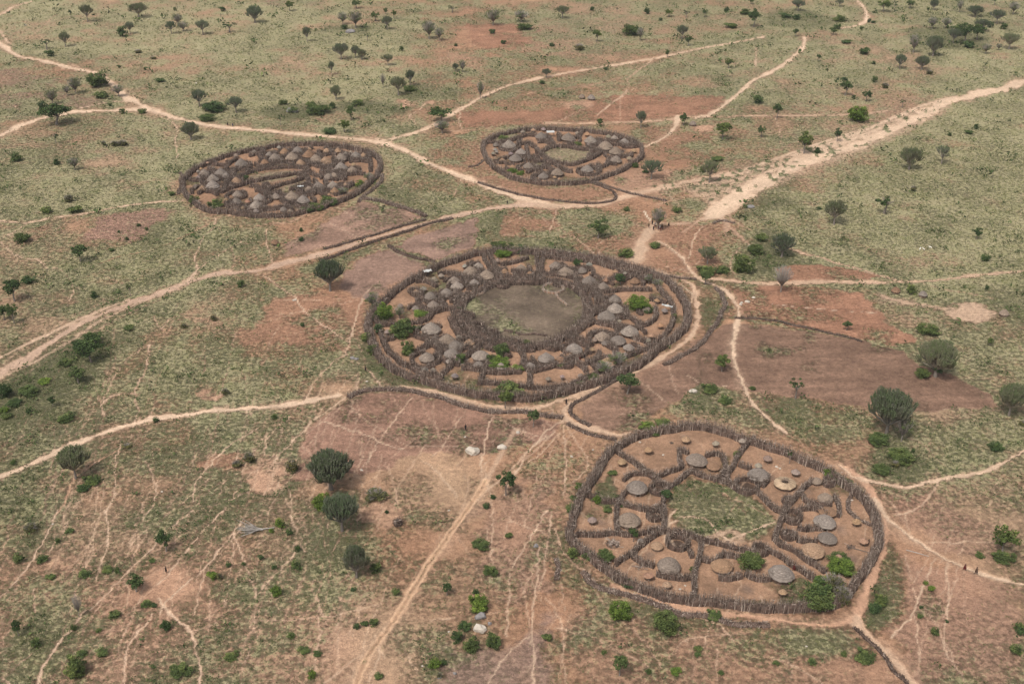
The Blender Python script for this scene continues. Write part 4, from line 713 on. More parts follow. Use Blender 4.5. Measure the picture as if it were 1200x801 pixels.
# low hedges and brush lines along the fields
HD = [([(500,254),(480,247),(462,241),(440,235),(424,233)], 1.3, 1.6, .5, 'reddish brush line below right of the upper left village'), ([(375,306),(400,297),(430,286),(460,277),(500,263),(530,256)], .8, 1.1, .2, 'low dark hedge along the lower side of the road left of centre'),
 ([(380,292),(410,284),(440,275),(465,267),(500,257)], .7, 1.0, .25, 'low hedge along the upper side of the road left of centre'), ([(455,288),(468,296),(488,303),(508,307)], .9, 1.2, .15, 'green dark hedge edging the brown field above the central village'),
 ([(408,466),(422,460),(442,457),(470,457),(490,460),(510,465),(530,471),(552,478),(581,483),(612,483),(640,487),(658,490)], 1.1, 1.4, .55, 'grey brown bank curving below the central village'),
 ([(740,436),(715,450),(692,463),(673,472),(668,482),(676,492),(690,500)], .7, .9, .3, 'low hedge hooking round the left end of the big brown field'), ([(778,428),(800,417),(822,403),(833,388),(843,372),(849,358),(845,345),(838,337)], 1.0, 1.2, .45, 'brown brush line right of the central village'),
 ([(665,497),(682,506),(702,512),(722,516)], .8, 1.0, .35, 'low bank above left of the lower right village'), ([(560,214),(600,226),(640,234),(680,238),(712,237),(722,232),(718,225),(700,217),(690,214)], .7, .9, .3, 'low hedge looping below the upper middle village'),
 ([(692,212),(715,220),(745,228),(782,236)], .7, .8, .45, 'thin brush line running right below the upper middle village'), ([(750,318),(775,323),(800,326),(815,328)], .7, .9, .4, 'thin brush line right above the central village'),
 ([(682,670),(702,688),(735,697),(768,708),(793,718),(827,722),(860,730),(900,731)], .6, 1.4, .55, 'low grey brush line outside the lower left of the lower right village'), ([(1001,735),(1018,752),(1040,775),(1062,803)], .5, .7, .2, 'low hedge beside the path at the bottom right'),
 ([(448,205),(444,216),(428,229),(420,237)], .9, 1.2, .5, 'short grey brush line right of the upper left village'), ([(835,262),(845,259),(860,262)], .7, .8, .5, 'tiny brush line below the end of the sandy wash'), ([(862,372),(900,375),(960,388),(1010,400)], .5, .8, .15, 'low green hedge along the top of the big brown field'),
 ([(210,203),(216,210),(212,220),(209,228)], .7, 1.0, .5, 'short brush line left of the upper left village'), ([(652,655),(655,665),(652,680)], .7, .9, .5, 'short grey brush line far left of the lower right village'), ([(566,188),(560,194),(548,196)], .5, .7, .4, 'tiny brush line left of the upper middle village'),
 ([(700,286),(740,262),(755,248)], .0, .1, .3, '')]
for q, h, wd, tn, l in HD:
    if l: fence(q, h, wd, 22, label=l, name='brush_hedge', cat='hedge', tone=tn, lean=.5)
# pale branch fences in the central cattle yard
fence([(543,357),(556,348),(568,341),(580,336),(592,332),(606,330)], .8, .45, 26, label='pale dry branch fence along the upper left of the central cattle yard', name='branch_fence', tone=.95, lean=.8)
x_, y_ = G(648, 339); r_ = 12.5 / S(339)
o = fence_world([(x_ + r_ * math.cos(t), y_ + r_ * math.sin(t)) for t in np.linspace(0, 2 * math.pi, 16)], .8, .4, 22, 'round_pen', tone=.9, lean=.7); reg(o, '', 'animal pen', 648, 339, None, None, 'small pen of pale branches at the top of the central cattle yard')
fence([(650,344),(655,351),(664,358)], .6, .4, 18, label='pale branch line trailing from the small pen in the cattle yard', name='branch_fence', tone=.9, lean=.8)
fence([(590,387),(602,389),(615,392),(628,392),(641,393)], .6, .8, 16, label='low dark brush row across the bottom of the central cattle yard', name='brush_hedge', cat='hedge', tone=.35, lean=.6)
# ------------------------------------------------------------------ huts and granaries
def roof_mesh(seed, dome, rings=7, seg=22, name='roof', rag=1.0):
    rr = np.random.default_rng(seed); mb = MB(); V = []; T = []
    lay = rings
    # radius 1 at the eaves, height 1; stepped layers of thatch
    for i in range(lay):
        f0 = 1 - i / lay; f1 = 1 - (i + 1) / lay
        for f, dz in ((f0, 0.0), (f1 + .01, 0.0)):
            zz = (1 - f) ** (1.0) if dome == 0 else (1 - f ** (1 + dome))
            lift = .035 if f == f0 and i > 0 else 0
            for j in range(seg):
                a = 2 * math.pi * j / seg; k = 1 + (rr.normal(0, .028) * rag if f == f0 else 0)
                rad = f * k + (.02 if lift else 0) if f == f0 else f * .985
                V.append((rad * math.cos(a), rad * math.sin(a), zz + lift + rr.normal(0, .008) * rag)); T.append((.35 if f == f0 else .6) + rr.normal(0, .13))
    V = np.array(V); F = []
    for i in range(lay):
        for q in range(2):
            r0 = (2 * i + q) * seg; r1 = (2 * i + q + 1) * seg
            if i == lay - 1 and q == 1: break
            for j in range(seg): F.append((r0 + j, r0 + (j + 1) % seg, r1 + (j + 1) % seg, r1 + j))
    mb.add(V, F, np.array(T).clip(0, 1))
    # underside and a tuft at the peak
    mb.add([(1 * math.cos(2 * math.pi * j / seg), math.sin(2 * math.pi * j / seg), 0) for j in range(seg)] + [(0, 0, .1)], [(j, seg, (j + 1) % seg) for j in range(seg)], .05)
    mb.tube([(0, 0, .93), (0, 0, 1.06)], [.07, .04], 6, .5)
    # ragged straw at the eaves
    n = 70; a = rr.uniform(0, 2 * math.pi, n); P0 = np.stack([np.cos(a) * .95, np.sin(a) * .95, np.full(n, .03)], 1); P1 = np.stack([np.cos(a + rr.normal(0, .03, n)) * rr.uniform(1.0, 1.09, n), np.sin(a) * rr.uniform(1.0, 1.09, n), rr.uniform(-.1, .0, n)], 1)
    mb.spikes(P0, P1, .022, rr.uniform(.2, .8, n))
    return mb.mesh(name, M_THATCH)
ROOFS = [roof_mesh(s, d) for s, d in ((1, 0.0), (2, .15), (3, 0.3), (4, .1))]
DOMES = [roof_mesh(s, d, 8, 26) for s, d in ((11, .75), (12, .6), (13, .9))]
SMALLR = [roof_mesh(s, d, 4, 14) for s, d in ((21, .1), (22, .4), (23, 0.0))]
def wall_mesh(seed):
    rr = np.random.default_rng(seed); mb = MB(); n = 30
    for j in range(n):          # ring of upright poles daubed with mud, door left open
        if j in (0, 1): continue
        a = 2 * math.pi * (j + .5) / n
        mb.tube([(math.cos(a), math.sin(a), -.05), (math.cos(a), math.sin(a), 1)], .115 * rr.uniform(.9, 1.1), 4, rr.uniform(.3, .8), False)
    return mb.mesh('wall', M_WALL)
WALL = wall_mesh(5)
def door_mesh():
    mb = MB()
    for k in range(2):
        a = 2 * math.pi * (k * 2.1 - .05 + .0) / 30
        mb.tube([(math.cos(a) * 1.04, math.sin(a) * 1.04, 0), (math.cos(a) * 1.04, math.sin(a) * 1.04, .95)], .05, 4, .8)
    a0 = 2 * math.pi * (-.05) / 30; a1 = 2 * math.pi * 2.05 / 30
    mb.tube([(math.cos(a0) * 1.04, math.sin(a0) * 1.04, .93), (math.cos(a1) * 1.04, math.sin(a1) * 1.04, .93)], .05, 4, .8)
    return mb.mesh('door_frame', M_WOOD)
DOORF = door_mesh()
def basket_mesh():
    mb = MB(); n = 14; V = []
    for z, r in ((0, .72), (.35, .95), (.7, 1.0), (1, .85)):
        for j in range(n): V.append((r * math.cos(2 * math.pi * j / n) * (1 + rng.normal(0, .02)), r * math.sin(2 * math.pi * j / n), z))
    F = [(i * n + j, i * n + (j + 1) % n, (i + 1) * n + (j + 1) % n, (i + 1) * n + j) for i in range(3) for j in range(n)]
    mb.add(V, F, rng.uniform(.3, .7, 4 * n)); mb.add([V[j] for j in range(n)] + [(0, 0, 0)], [(j, n, (j + 1) % n) for j in range(n)], .2)
    return mb.mesh('basket', M_WOOD)
BASK = basket_mesh()
def leg_m():
    mb = MB(); mb.tube([(0, 0, -.05), (.02, 0, .5), (0, .02, 1)], [.07, .055, .05], 5, .5); return mb.mesh('leg', M_WOOD)
LEGM = leg_m()
GREY = [(.95, .93, .92), (.80, .77, .75), (1.08, 1.04, 1.0), (.98, .88, .78), (.88, .82, .77)]; TAN = [(1.25, .92, .66), (1.15, .84, .6), (1.3, 1.0, .75)]; BRN = [(.95, .68, .5)]
def hut(px, py, dia, tan=0, place='C', dome=False, label=None, size=None, hs=1.0, phrase=None):
    s = S(py + dia * .2); D = dia / s * ({'A': 1.12, 'B': 1.08}.get(place, 1.06) if place != 'D' else 1.0); r = D / 2; eave = .35 + .14 * D; rh = r * (.82 if not dome else .62) * hs
    x, y = G(px, py, eave + rh * .35)
    root = empty('hut', (x, y, 0), R.uniform(0, 6.28))
    col = R.choice(GREY) if tan == 0 else (R.choice(TAN) if tan == 1 else R.choice(BRN))
    q = R.uniform(.9, 1.08); col = tuple(c * q for c in col)
    rf = ob('roof', R.choice(DOMES if dome else ROOFS), root, (0, 0, eave), col=col); rf.scale = (r, r * R.uniform(.94, 1.04), rh); rf.rotation_euler = (R.uniform(-.05, .05), R.uniform(-.05, .05), R.uniform(0, 6.28))
    wl = ob('wall', WALL, root); wl.scale = (r * .76, r * .76, eave + .12)
    df = ob('door_frame', DOORF, wl); df.scale = (1.04, 1.04, eave / (eave + .12))
    cw = {0: 'grey', 1: 'tan', 2: 'brown'}[tan]
    ph = phrase or (('large ' if D > 4.3 else '') + cw + ' thatched hut')
    reg(root, ph, 'hut', px, py, None if label else 'thatched huts of the villages', place, label); return root, x, y, D
def granary(px, py, dia, tan=0, place='C', label=None, flat=False):
    s = S(py + dia * .2); D = max(dia / s, 1.3); r = D / 2; lg = .45; bh = .75; rh = r * (.8 if not flat else .25)
    x, y = G(px, py, lg + bh + rh * .3)
    root = empty('granary', (x, y, 0), R.uniform(0, 6.28))
    for k in range(4):
        a = math.pi / 4 + k * math.pi / 2; l = ob('leg', LEGM, root, (r * .55 * math.cos(a), r * .55 * math.sin(a), 0)); l.scale = (1, 1, lg)
    b = ob('basket', BASK, root, (0, 0, lg)); b.scale = (r * .74, r * .74, bh)
    col = R.choice(GREY) if tan == 0 else R.choice(TAN); col = tuple(c * R.uniform(.95, 1.1) for c in col)
    rf = ob('roof', R.choice(SMALLR), root, (0, 0, lg + bh - .08), col=col); rf.scale = (r, r, rh); rf.rotation_euler = (R.uniform(-.12, .12), R.uniform(-.12, .12), R.uniform(0, 6))
    reg(root, ('small grey' if tan == 0 else 'small tan') + ' granary', 'granary', px, py, None if label else 'small granaries of the villages', place, label); return root
A_H = [(239,202,12,0),(282.5,190,14,0),(258.6,201,14,0),(249,208,13,0),(249,216,15,0),(237,220,10,1),(276.5,211,11,1),(278,226.5,11,0),(276.5,235,12,0),(303.7,230.5,13,0),(300,239,14,0),(323,229,10,0),(332,244.5,8,0),(315.6,180,9,0),(333.5,177,11,1),(322,183.5,13,0),
 (348.5,175,12,0),(342,182,14,0),(362,180,14,2),(370,185,13,0),(383,176,8,1),(381.6,187.5,13,1),(396,175.5,8,1),(399.5,183.5,13,0),(416.7,181,12,0),(426,181.5,8,1),(399.5,194,14,0),(412.7,198,11,0),(391.5,204.7,9,0),(385,206,10,0),(373,216.6,12,0),(390,216,13,0),(404.8,216.6,8,1),(392,222.5,10,1),(362,221,10,0),(342,228.5,16,0),(355,232.5,14,0),(352,190,10,1),(265,205,9,0),(310,189,9,2)]
A_G = [(243,190,4,1),(235.5,197,5,1),(232,200,5,0),(232,207,6,0),(229,217,6,0),(276.5,181,6,0),(265,186,5,1),(298,177,7,0),(265,233,6,1),(284.5,243,6,1),(293,243.5,6,0),(290,235,7,1),(300,246.5,7,0),(319.5,175,7,1),(327,172,6,0),(362,173.5,6,1),(377,174,7,1),(405,179,6,0),(411,177.5,6,0),(414,192,6,1),(385.6,227,5,1),(340,246,6,0)]
B_H = [(634,158.5,13,0),(596.5,168,16,0),(581,169,7,0),(615.5,164,8,1),(610.5,177,12,0),(604,184,15,0),(588.5,187,7,1),(600.5,195,8,1),(619,193.5,12,0),(636.5,205,12,0),(653,201,14,0),(666,160,16,0),(692,163,14,0),(720,160.5,8,0),(731.5,165,12,0),(709.5,170,17,0),(721.5,176,15,0),(722,186,13,0),(733.5,179.5,8,1),(688,197,14,0)]
B_G = [(612.5,153.5,6,0),(624.8,151.5,6,1),(637,150.5,6,0),(580.5,174.5,6,0),(578,179,6,0),(598.5,179.5,6,0),(582,177,5,0),(580.5,185,6,1),(650,207,5,1),(655.5,209,5,1),(676.5,155,6,0),(688,156,7,1),(713,159,7,0),(743,175.5,7,1),(737.5,184.5,7,0),(690,168.5,5,0)]
C_H = [(560.6,310,11,0),(551,316,16,0),(570,320.6,18,0),(532,327,14,0),(535.6,333.7,15,0),(555.6,330,12,0),(487,341,9,1),(523,342,16,0),(504,345.6,15,0),(507.5,355.6,14,0),(487,360,9,0),(505,383,22,0),(524,396,19,0),(534,403,18,0),(529,413,18,0),(550,400,12,1),(500,417,18,0),(563,415,20,0),(561,426,12,0),
 (610.6,313,13,0),(651,310,14,0),(662.7,316.6,18,0),(682,315.6,12,0),(690.6,327,17,0),(640,417.5,19,0),(657,421,13,2),(621,427.5,13,0),(668,414.5,9,2),(672.5,407,19,0),(587,428,13,0),(707,334,14,0),(720.6,349,15,0),(721,360,20,0),(711,369,20,0),(738,386,20,0),(706,392.5,18,0),(724,397.5,19,0),(737,405.6,13,0),(713,423,18,1),(710,401,10,0),(758,361,11,0),(591,317,9,1),(744,328,12,2),(496,356,8,2)]
C_G = [(544.6,310.6,7,0),(517,322,8,0),(509,326,9,0),(496,337,8,0),(469,357,7,0),(537.5,394,8,0),(454,387.6,8,0),(480,407.6,7,0),(498,431.5,8,0),(507.6,432,8,0),(526,422,8,0),(534,417.6,7,0),(533,439,9,0),(583,304,8,0),(690.6,308.7,8,0),(642.5,442.5,7,0),(680.6,438.7,8,0),(693,418,8,1),(659,440,6,0),(694,408,7,1),(721,317,7,1),(732,319,6,0),(710,327,8,1),(779,362.5,8,0),(774,380,8,1),(726,375,5,0),(764,392,9,1),(760,397.5,7,0),(732.5,414,7,0),(697,397,7,0),(770,351,7,1),(621,319,6,1)]
for k, (H_, Gr) in {'A': (A_H, A_G), 'B': (B_H, B_G), 'C': (C_H, C_G)}.items():
    for a, b, d, t in H_:
        _, x, y, D = hut(a, b, d, t, k, dome=(k == 'C' and b > 370 and R.random() < .4), hs=1.0 if k != 'A' else 1.1)
        for _rep in range(2 if (k == 'A' or (D > 3 and R.random() < .6)) else 1):      # a brush screen half round the hut
            a0 = R.uniform(0, 6.28); sp = R.uniform(2, 3.6); rr = D / 2 + 1.1 + _rep * .9
            f = fence_world([(x + rr * math.cos(a0 + sp * q / 6), y + rr * math.sin(a0 + sp * q / 6)) for q in range(7)], 1.7, .9, 20, 'yard_fence', tone=.4, lean=.45)
            reg(f, 'curved brush screen', 'fence', a + 2, b + 2, 'curved brush screens beside huts', k)
    for a, b, d, t in Gr: granary(a, b, d, t, k)
for a, b, d, t, l, hs in [(816.7,537,26,0,'large grey domed hut at the top of the lower right village',1),(836,545,16,2,'low brown hut right beside the topmost large grey hut',.8),(746.7,569,26,0,'large grey domed hut in the upper left yard, lower right village',1),(737.5,607,27,0,'large grey domed hut at the left, above the straight palisade',1.1),(784,660,29,0,'biggest grey domed hut, lower left yard beside the round pen',1.15),
    (770,638,15,1,'small tan hut above the biggest grey domed hut',1.1),(846,661,26,1,'tan flat-topped hut left of the leafy bush at the bottom',.75),(889,554,26,0,'large grey hut above the largest round pen',1),(967.5,582,18,0,'smaller grey hut nearest the right outer fence, upmost of four',1.1),(970,598,21,2,'low brown hut between two grey huts on the right',.7),
    (967,609,27,0,'large grey hut, upper of three huts stacked on the right',1),(970,628.5,23,0,'grey hut, middle of three huts stacked on the right',.9),(953,643,28,1,'pale tan-grey hut with a bare top, lowest of the three on the right',.75),(916,669.5,30,0,'large grey hut near the bottom right, right of the leafy bush',1.1),(957,562,13,0,'small dark grey hut in the corner by the right outer fence',1.1)]:
    hut(a, b, d, t, 'D', True, l, hs=hs)
for a, b, d, t, l, fl in [(760,525.5,11,1,'round-capped granary on legs in the open top yard',False),(729,539.5,11,1,'tan granary by the upper left outer palisade',False),(804,513,11,1,'tan granary at the very top of the lower right village',False),(839,518,9,0,'small grey granary at the top, right of the topmost tan one',False),
    (694,607.5,11,0,'grey granary on the red yard at the left',False),(751,632,8,0,'small grey granary just right of the dark bush at the left',False),(760,673,13,1,'flat disc-like tan granary left of the biggest domed hut',True),(782,683,11,1,'tan granary just below the biggest domed hut',False),(900,535.5,11,0,'grey granary in the top right yard, left one',False),(932.5,551.5,11,0,'grey granary in the top right yard, right one',False),
    (870,515,9,0,'small grey granary tucked against the top outer fence',False),(1004,609.5,11,1,'tan granary alone on the right hand yard',False),(1012.5,632,11,1,'tall tan granary with a person in red under it',False),(917.5,692,11,1,'tan granary near the bottom palisade',False),(983,651,9,1,'small pale granary beside the yellow green bush',False),(889,544,9,0,'small pale granary touching the top right grey hut',False)]:
    granary(a, b, d, t, 'D', l, fl)
# unfinished roof ring: a flat tan disc with open dark middle
def open_roof(px, py, dia, label):
    s = S(py); r = dia / s / 2; x, y = G(px, py, .9); root = empty('unfinished_hut', (x, y, 0))
    mb = MB(); n = 24; V = []; T = []
    for rad, z in ((1.0, .0), (.98, .1), (.62, .3), (.34, .38), (.3, .2)):
        for j in range(n): V.append((rad * math.cos(2 * math.pi * j / n) * (1 + rng.normal(0, .02)), rad * math.sin(2 * math.pi * j / n) * (1 + rng.normal(0, .02)), z)); T.append(rng.uniform(.4, .9))
    mb.add(V, [(i * n + j, i * n + (j + 1) % n, (i + 1) * n + (j + 1) % n, (i + 1) * n + j) for i in range(4) for j in range(n)], np.array(T))
    rf = ob('roof', mb.mesh('roof', M_THATCH), root, (0, 0, .85), col=(1.25, 1.05, .8)); rf.scale = (r, r, r * .7)
    mb = MB()
    for j in range(12):
        a = j * math.pi / 6 + .1; mb.tube([(math.cos(a) * .45, math.sin(a) * .45, .3), (0.05 * math.cos(a), .05 * math.sin(a), .52)], .02, 4, .3)
    raf = ob('rafter', mb.mesh('rafter', M_WOOD), root, (0, 0, .85), kind='stuff'); raf.scale = (r, r, r)
    wl = ob('wall', WALL, root); wl.scale = (r * .78, r * .78, .95)
    reg(root, '', 'hut', px, py, None, 'D', label)
open_roof(920, 566, 26, 'unfinished round hut with a pale tan roof ring and open dark middle')
def stick_heap(px, py, w, label, n=40, tone=.7, h=.9):
    x, y = G(px, py); r = w / S(py) / 2; mb = MB(); a = rng.uniform(0, 6.28, n); c = np.stack([rng.normal(0, r * .25, n), rng.normal(0, r * .25, n), rng.uniform(.1, h, n)], 1)
    d = np.stack([np.cos(a), np.sin(a), rng.normal(0, .12, n)], 1) * r * .8
    mb.spikes(c - d, c + d, rng.uniform(.05, .1, n), (tone + rng.normal(0, .25, n)).clip(0, 1))
    n2 = 30; a = np.linspace(0, 6.28, n2); p = np.stack([np.cos(a) * r * .8, np.sin(a) * r * .8, np.zeros(n2)], 1); mb.spikes(p, p * [.9, .9, 1] + [0, 0, h * .8], .09, .25)
    o = ob('stick_heap', mb.mesh('stick_heap', M_STICK), loc=(x, y, 0)); reg(o, '', 'firewood', px, py, None, 'D', label)
stick_heap(718, 638, 18, 'round heap of crossed pale sticks in the left bottom yard')
stick_heap(750, 664, 14, 'loose scatter of sticks left of the flat tan granary', 22, .5, .15)
stick_heap(997, 641, 12, 'brown branches lying left of the granary with the person', 14, .35, .1)
stick_heap(466, 614, 12, 'dark woven brush cage alone on bare soil left of the lower road', 60, .3, 1.6)
stick_heap(787, 519, 5, 'tiny dark pile of sticks in the open top yard', 14, .3, .2)
mb = MB(); mb.tube([(-1.8, .9, .1), (0, 0, .16), (1.9, -.9, .1)], [.1, .09, .07], 6, .2); x, y = G(1005, 644); o = ob('log', mb.mesh('log', M_BARK), loc=(x, y, 0)); reg(o, '', 'log', 1005, 644, None, 'D', 'long dark log lying below the granary with the person')
mb = MB(); mb.tube([(-2, 1.0, .1), (0, 0, .13), (2, -1.1, .1)], [.08, .08, .05], 6, .95); x, y = G(1075, 648); o = ob('log', mb.mesh('log', M_BARK), loc=(x, y, 0)); reg(o, '', 'log', 1075, 648, None, None, 'pale log lying in grass beside the path at the lower right')
# outlying little huts
for a, b, d, l in [(693,113.5,9,'grey hut alone on the slope above the small village, right one'),(682,112.5,7,'small grey hut on the slope above the small village, left one'),(812,144,8,'grey hut beside a round tree right of the small village'),(1050,339,10,'dark brown hut left of the green bush on the right'),(1082,343.5,10,'pale grey hut right of the green bush on the right'),(1177,365.5,11,'lone grey hut near the right edge beside a pale bare patch'),(322,283,9,'small dark brown hut beside a footpath left of centre')]:
    hut(a, b, d, 2 if 'brown' in l else 0, None, True, l, hs=1.35)
# white roofed shelter in the small village
x, y = G(645, 160); root = empty('shelter', (x, y, 0), .1)
mb = MB(); mb.add([(-1.6, -1, 2.0), (1.6, -1, 2.0), (1.6, 1, 2.15), (-1.6, 1, 2.15), (-1.6, -1, 1.95), (1.6, -1, 1.95), (1.6, 1, 2.1), (-1.6, 1, 2.1)], [(0, 1, 2, 3), (7, 6, 5, 4), (0, 4, 5, 1), (1, 5, 6, 2), (2, 6, 7, 3), (3, 7, 4, 0)], .5)
ob('roof', mb.mesh('roof', M_SHEET), root)
for sx in (-1.4, 1.4):
    for sy in (-.85, .85): l = ob('post', LEGM, root, (sx, sy, 0)); l.scale = (1, 1, 2.0)
reg(root, '', 'shelter', 645, 158, None, 'B', 'open shelter with a flat white sheet roof, top of the small upper middle village')
def sheet(px, py, w, h, z, label, rz=0, col=None):
    x, y = G(px, py, z); mb = MB(); n = 6; V = []
    for i in range(n + 1):
        for j in range(4): V.append(((i / n - .5) * w, (j / 3 - .5) * h, .12 * math.sin(i * 1.7 + j) + (0.02)))
    F = [(i * 4 + j, (i + 1) * 4 + j, (i + 1) * 4 + j + 1, i * 4 + j + 1) for i in range(n) for j in range(3)]
    mb.add(V, F, .5); V2 = np.array(V) - [0, 0, .04]; mb.add(V2, [f[::-1] for f in F], .5)
    o = ob('sheet', mb.mesh('sheet', M_SHEET), loc=(x, y, z)); o.rotation_euler = (0, 0, rz); reg(o, '', 'sheet', px, py, None, None, label)
sheet(501, 317, 2.6, 1.6, 2.3, 'white sheet thrown over the upper left outer fence of the central village', .4)
sheet(352, 218, 2.2, 1.2, 1.9, 'white sheet lying on a fence in the upper left village', .1)
sheet(782, 358, 3.2, 1.0, 2.0, 'pale board laid on the inner fence at the right of the central village', -.5)
sheet(488, 392, 1.0, .6, .15, 'small white cloth on the ground left of the largest central hut', .1)
# ------------------------------------------------------------------ trees and bushes (unit prototypes: 1 m wide crown, 1 m tall; copied and sized)
def trunk_mesh(seed, h=.4, r=.035, bend=.05, limbs=5, spread=.3, top=.62):
    rr = np.random.default_rng(seed); mb = MB(); b = rr.normal(0, bend, 2)
    mb.tube([(0, 0, -.03), (b[0] * .4, b[1] * .4, h * .5), (b[0], b[1], h)], [r * 1.5, r, r * .8], 7, [.3, .45, .5], False)
    for k in range(limbs):
        a = 2 * math.pi * k / limbs + rr.uniform(-.4, .4); q = spread * rr.uniform(.6, 1.1)
        mb.tube([(b[0], b[1], h * .92), (b[0] + math.cos(a) * q * .5, b[1] + math.sin(a) * q * .5, h + (top - h) * .5), (b[0] + math.cos(a) * q, b[1] + math.sin(a) * q, top + rr.uniform(-.03, .05))], [r * .7, r * .5, r * .22], 5, [.5, .55, .6], False)
    return mb.mesh('trunk', M_BARK)
def euph_crown(seed, limbs=20, per=15, z0=.30, full=0):
    """candelabra: limbs fan out of the trunk top, each ends in a bunch of upright fingers; together an inverted cone with a domed cap"""
    rr = np.random.default_rng(seed); mb = MB(); g = math.pi * (3 - math.sqrt(5))
    for i in range(limbs):
        q = math.sqrt((i + .5) / limbs); a = i * g + rr.normal(0, .15); lob = 1 + .10 * math.sin(a * 3 + seed) + rr.normal(0, .05)
        cx, cy = .43 * q * lob * math.cos(a), .43 * q * lob * math.sin(a); sp = .62 / math.sqrt(limbs)
        ztop = (.62 if not full else .50) + (.36 if not full else .48) * math.sqrt(max(0, 1 - (q * .97) ** 2)) + rr.normal(0, .025); gt = rr.normal(0, .1)
        zb = z0 + (ztop - z0) * .30
        mb.tube([(cx * .03, cy * .03, z0 - .02), (cx * .55, cy * .55, zb), (cx * .92, cy * .92, ztop - .22)], [.018, .014, .011], 4, [.05, .1, .3])
        for k in range(per):
            b = rr.uniform(0, 6.283); s_ = math.sqrt(rr.uniform(0, 1)) * sp; ex, ey = cx * 1.06 + math.cos(b) * s_, cy * 1.06 + math.sin(b) * s_
            zt = ztop - .55 * s_ + rr.normal(0, .014); t = np.clip(.78 + gt + rr.normal(0, .14), .2, 1)
            zr = (zb + (ztop - .22 - zb) * rr.uniform(0, 1)); f = (zr - zb) / (ztop - .22 - zb + 1e-6); rx, ry = cx * (.55 + .37 * f), cy * (.55 + .37 * f)
            if k % 2 == 0:
                n_ = 7; P = np.array([[ex, ey, zt - .03]]) + rr.normal(0, 1, (n_, 3)) * [.02, .02, .035]; mb.leaves(P, .014 * (22 / limbs) ** .3 * rr.uniform(.7, 1.3, n_), (t + rr.normal(0, .15, n_)).clip(0, 1))
            mb.tube([(rx, ry, zr), (rx * .35 + ex * .65, ry * .35 + ey * .65, zr * .6 + zt * .4 - .02), (ex, ey, zt)], [.008, .011, .008], 3, [.12, min(.55, t), t])
    return mb.mesh('crown', M_EUPH)
def leaf_crown(seed, clusters=26, leaves=60, z0=.28, z1=1.0, size=.034, shell=.55, csize=.14, flat=.0, mid=None):
    rr = np.random.default_rng(seed); mb = MB(); zc = (z0 + z1) / 2; hz = (z1 - z0) / 2
    for i in range(clusters):
        v = rr.normal(size=3); v /= np.linalg.norm(v); k = rr.uniform(shell, .86) if i % 4 else rr.uniform(0, .5)
        c = np.array([v[0] * .5 * k, v[1] * .5 * k, zc + v[2] * hz * k]); r = csize * rr.uniform(.65, 1.3)
        w_ = rr.normal(size=(leaves, 3)); w_ /= np.linalg.norm(w_, axis=1, keepdims=True); w_ *= (rr.uniform(.25, 1, (leaves, 1)) ** .5)
        P = c + w_ * r * [1, 1, .75 * max(hz * 2, .5)]
        P[:, 2] = P[:, 2].clip(.01, 1.05)
        base = .5 + rr.normal(0, .16)
        mb.leaves(P, size * rr.uniform(.7, 1.35, leaves), (base + w_[:, 2] * .12 + rr.normal(0, .13, leaves)).clip(0, 1))
    return mb.mesh('crown', M_LEAF)
def bare_mesh(seed, n=150, leafy=0):
    rr = np.random.default_rng(seed); mb = MB()
    mb.tube([(0, 0, -.03), (.01, 0, .2), (0, .01, .38)], [.035, .026, .02], 6, .6, False)
    for i in range(n):
        a = rr.uniform(0, 6.283); q = math.sqrt(rr.uniform(0, 1)); c, s = math.cos(a), math.sin(a); zt = .55 + .43 * math.sqrt(1 - .9 * q * q) + rr.normal(0, .03); f = .5 * q
        P = [(0, 0, rr.uniform(.2, .38)), (c * f * .45, s * f * .45, .45), (c * f * .8 + rr.normal(0, .02), s * f * .8, zt - .15), (c * f, s * f, zt)]
        mb.tube(P, [.012, .009, .006, .003], 3, [.5, .6, .75, .85])
    return mb.mesh('branches', M_BARK)
EU = [(trunk_mesh(31, .34, .034, .02, 7, .2, .5), euph_crown(41, 22, 16, .3)), (trunk_mesh(32, .38, .03, .03, 7, .18, .52), euph_crown(42, 17, 18, .34)), (trunk_mesh(33, .28, .04, .02, 8, .22, .46), euph_crown(43, 26, 16, .24, 1)), (trunk_mesh(34, .38, .036, .04, 6, .2, .5), euph_crown(44, 11, 16, .32))]
BIGEU = [(EU[2][0], euph_crown(51, 46, 18, .22, 1)), (EU[0][0], euph_crown(52, 42, 18, .28))]
LE = [(trunk_mesh(61 + k, .34, .035, .04, 5, .25, .6), leaf_crown(71 + k, 24 + 2 * k, 62, .3, 1, .040, .5, .15)) for k in range(3)]
SP = [(trunk_mesh(65 + k, .45, .04, .06, 6, .3, .72), leaf_crown(81 + k, 10, 55, .42, 1, .036, .75, .11)) for k in range(2)]
FL = [(trunk_mesh(67, .45, .035, .05, 6, .34, .75), leaf_crown(91, 30, 60, .62, 1, .032, .45, .13))]
BU = [leaf_crown(101 + k, 20, 60, -.15, 1, .052, .45, .2) for k in range(3)]
BIGBU = [leaf_crown(111 + k, 46, 95, -.15, 1, .032, .5, .15) for k in range(2)]
BARE = [bare_mesh(121), bare_mesh(122, 110)]
GYB = leaf_crown(131, 26, 50, .35, 1, .022, .6, .13)
TINTS = {'E': [(1, 1, 1), (1.15, 1.1, 1.0), (.85, .9, .9)], 'L': [(1, 1, 1), (1.15, 1.1, .9), (.85, .9, .95)], 'D': [(.62, .72, .75), (.7, .78, .75)], 'B': [(1, 1.0, .92), (.95, .92, .85), (1.15, 1.08, .95)], 'Y': [(1.3, 1.38, .75)], 'G': [(1, 1, 1)]}
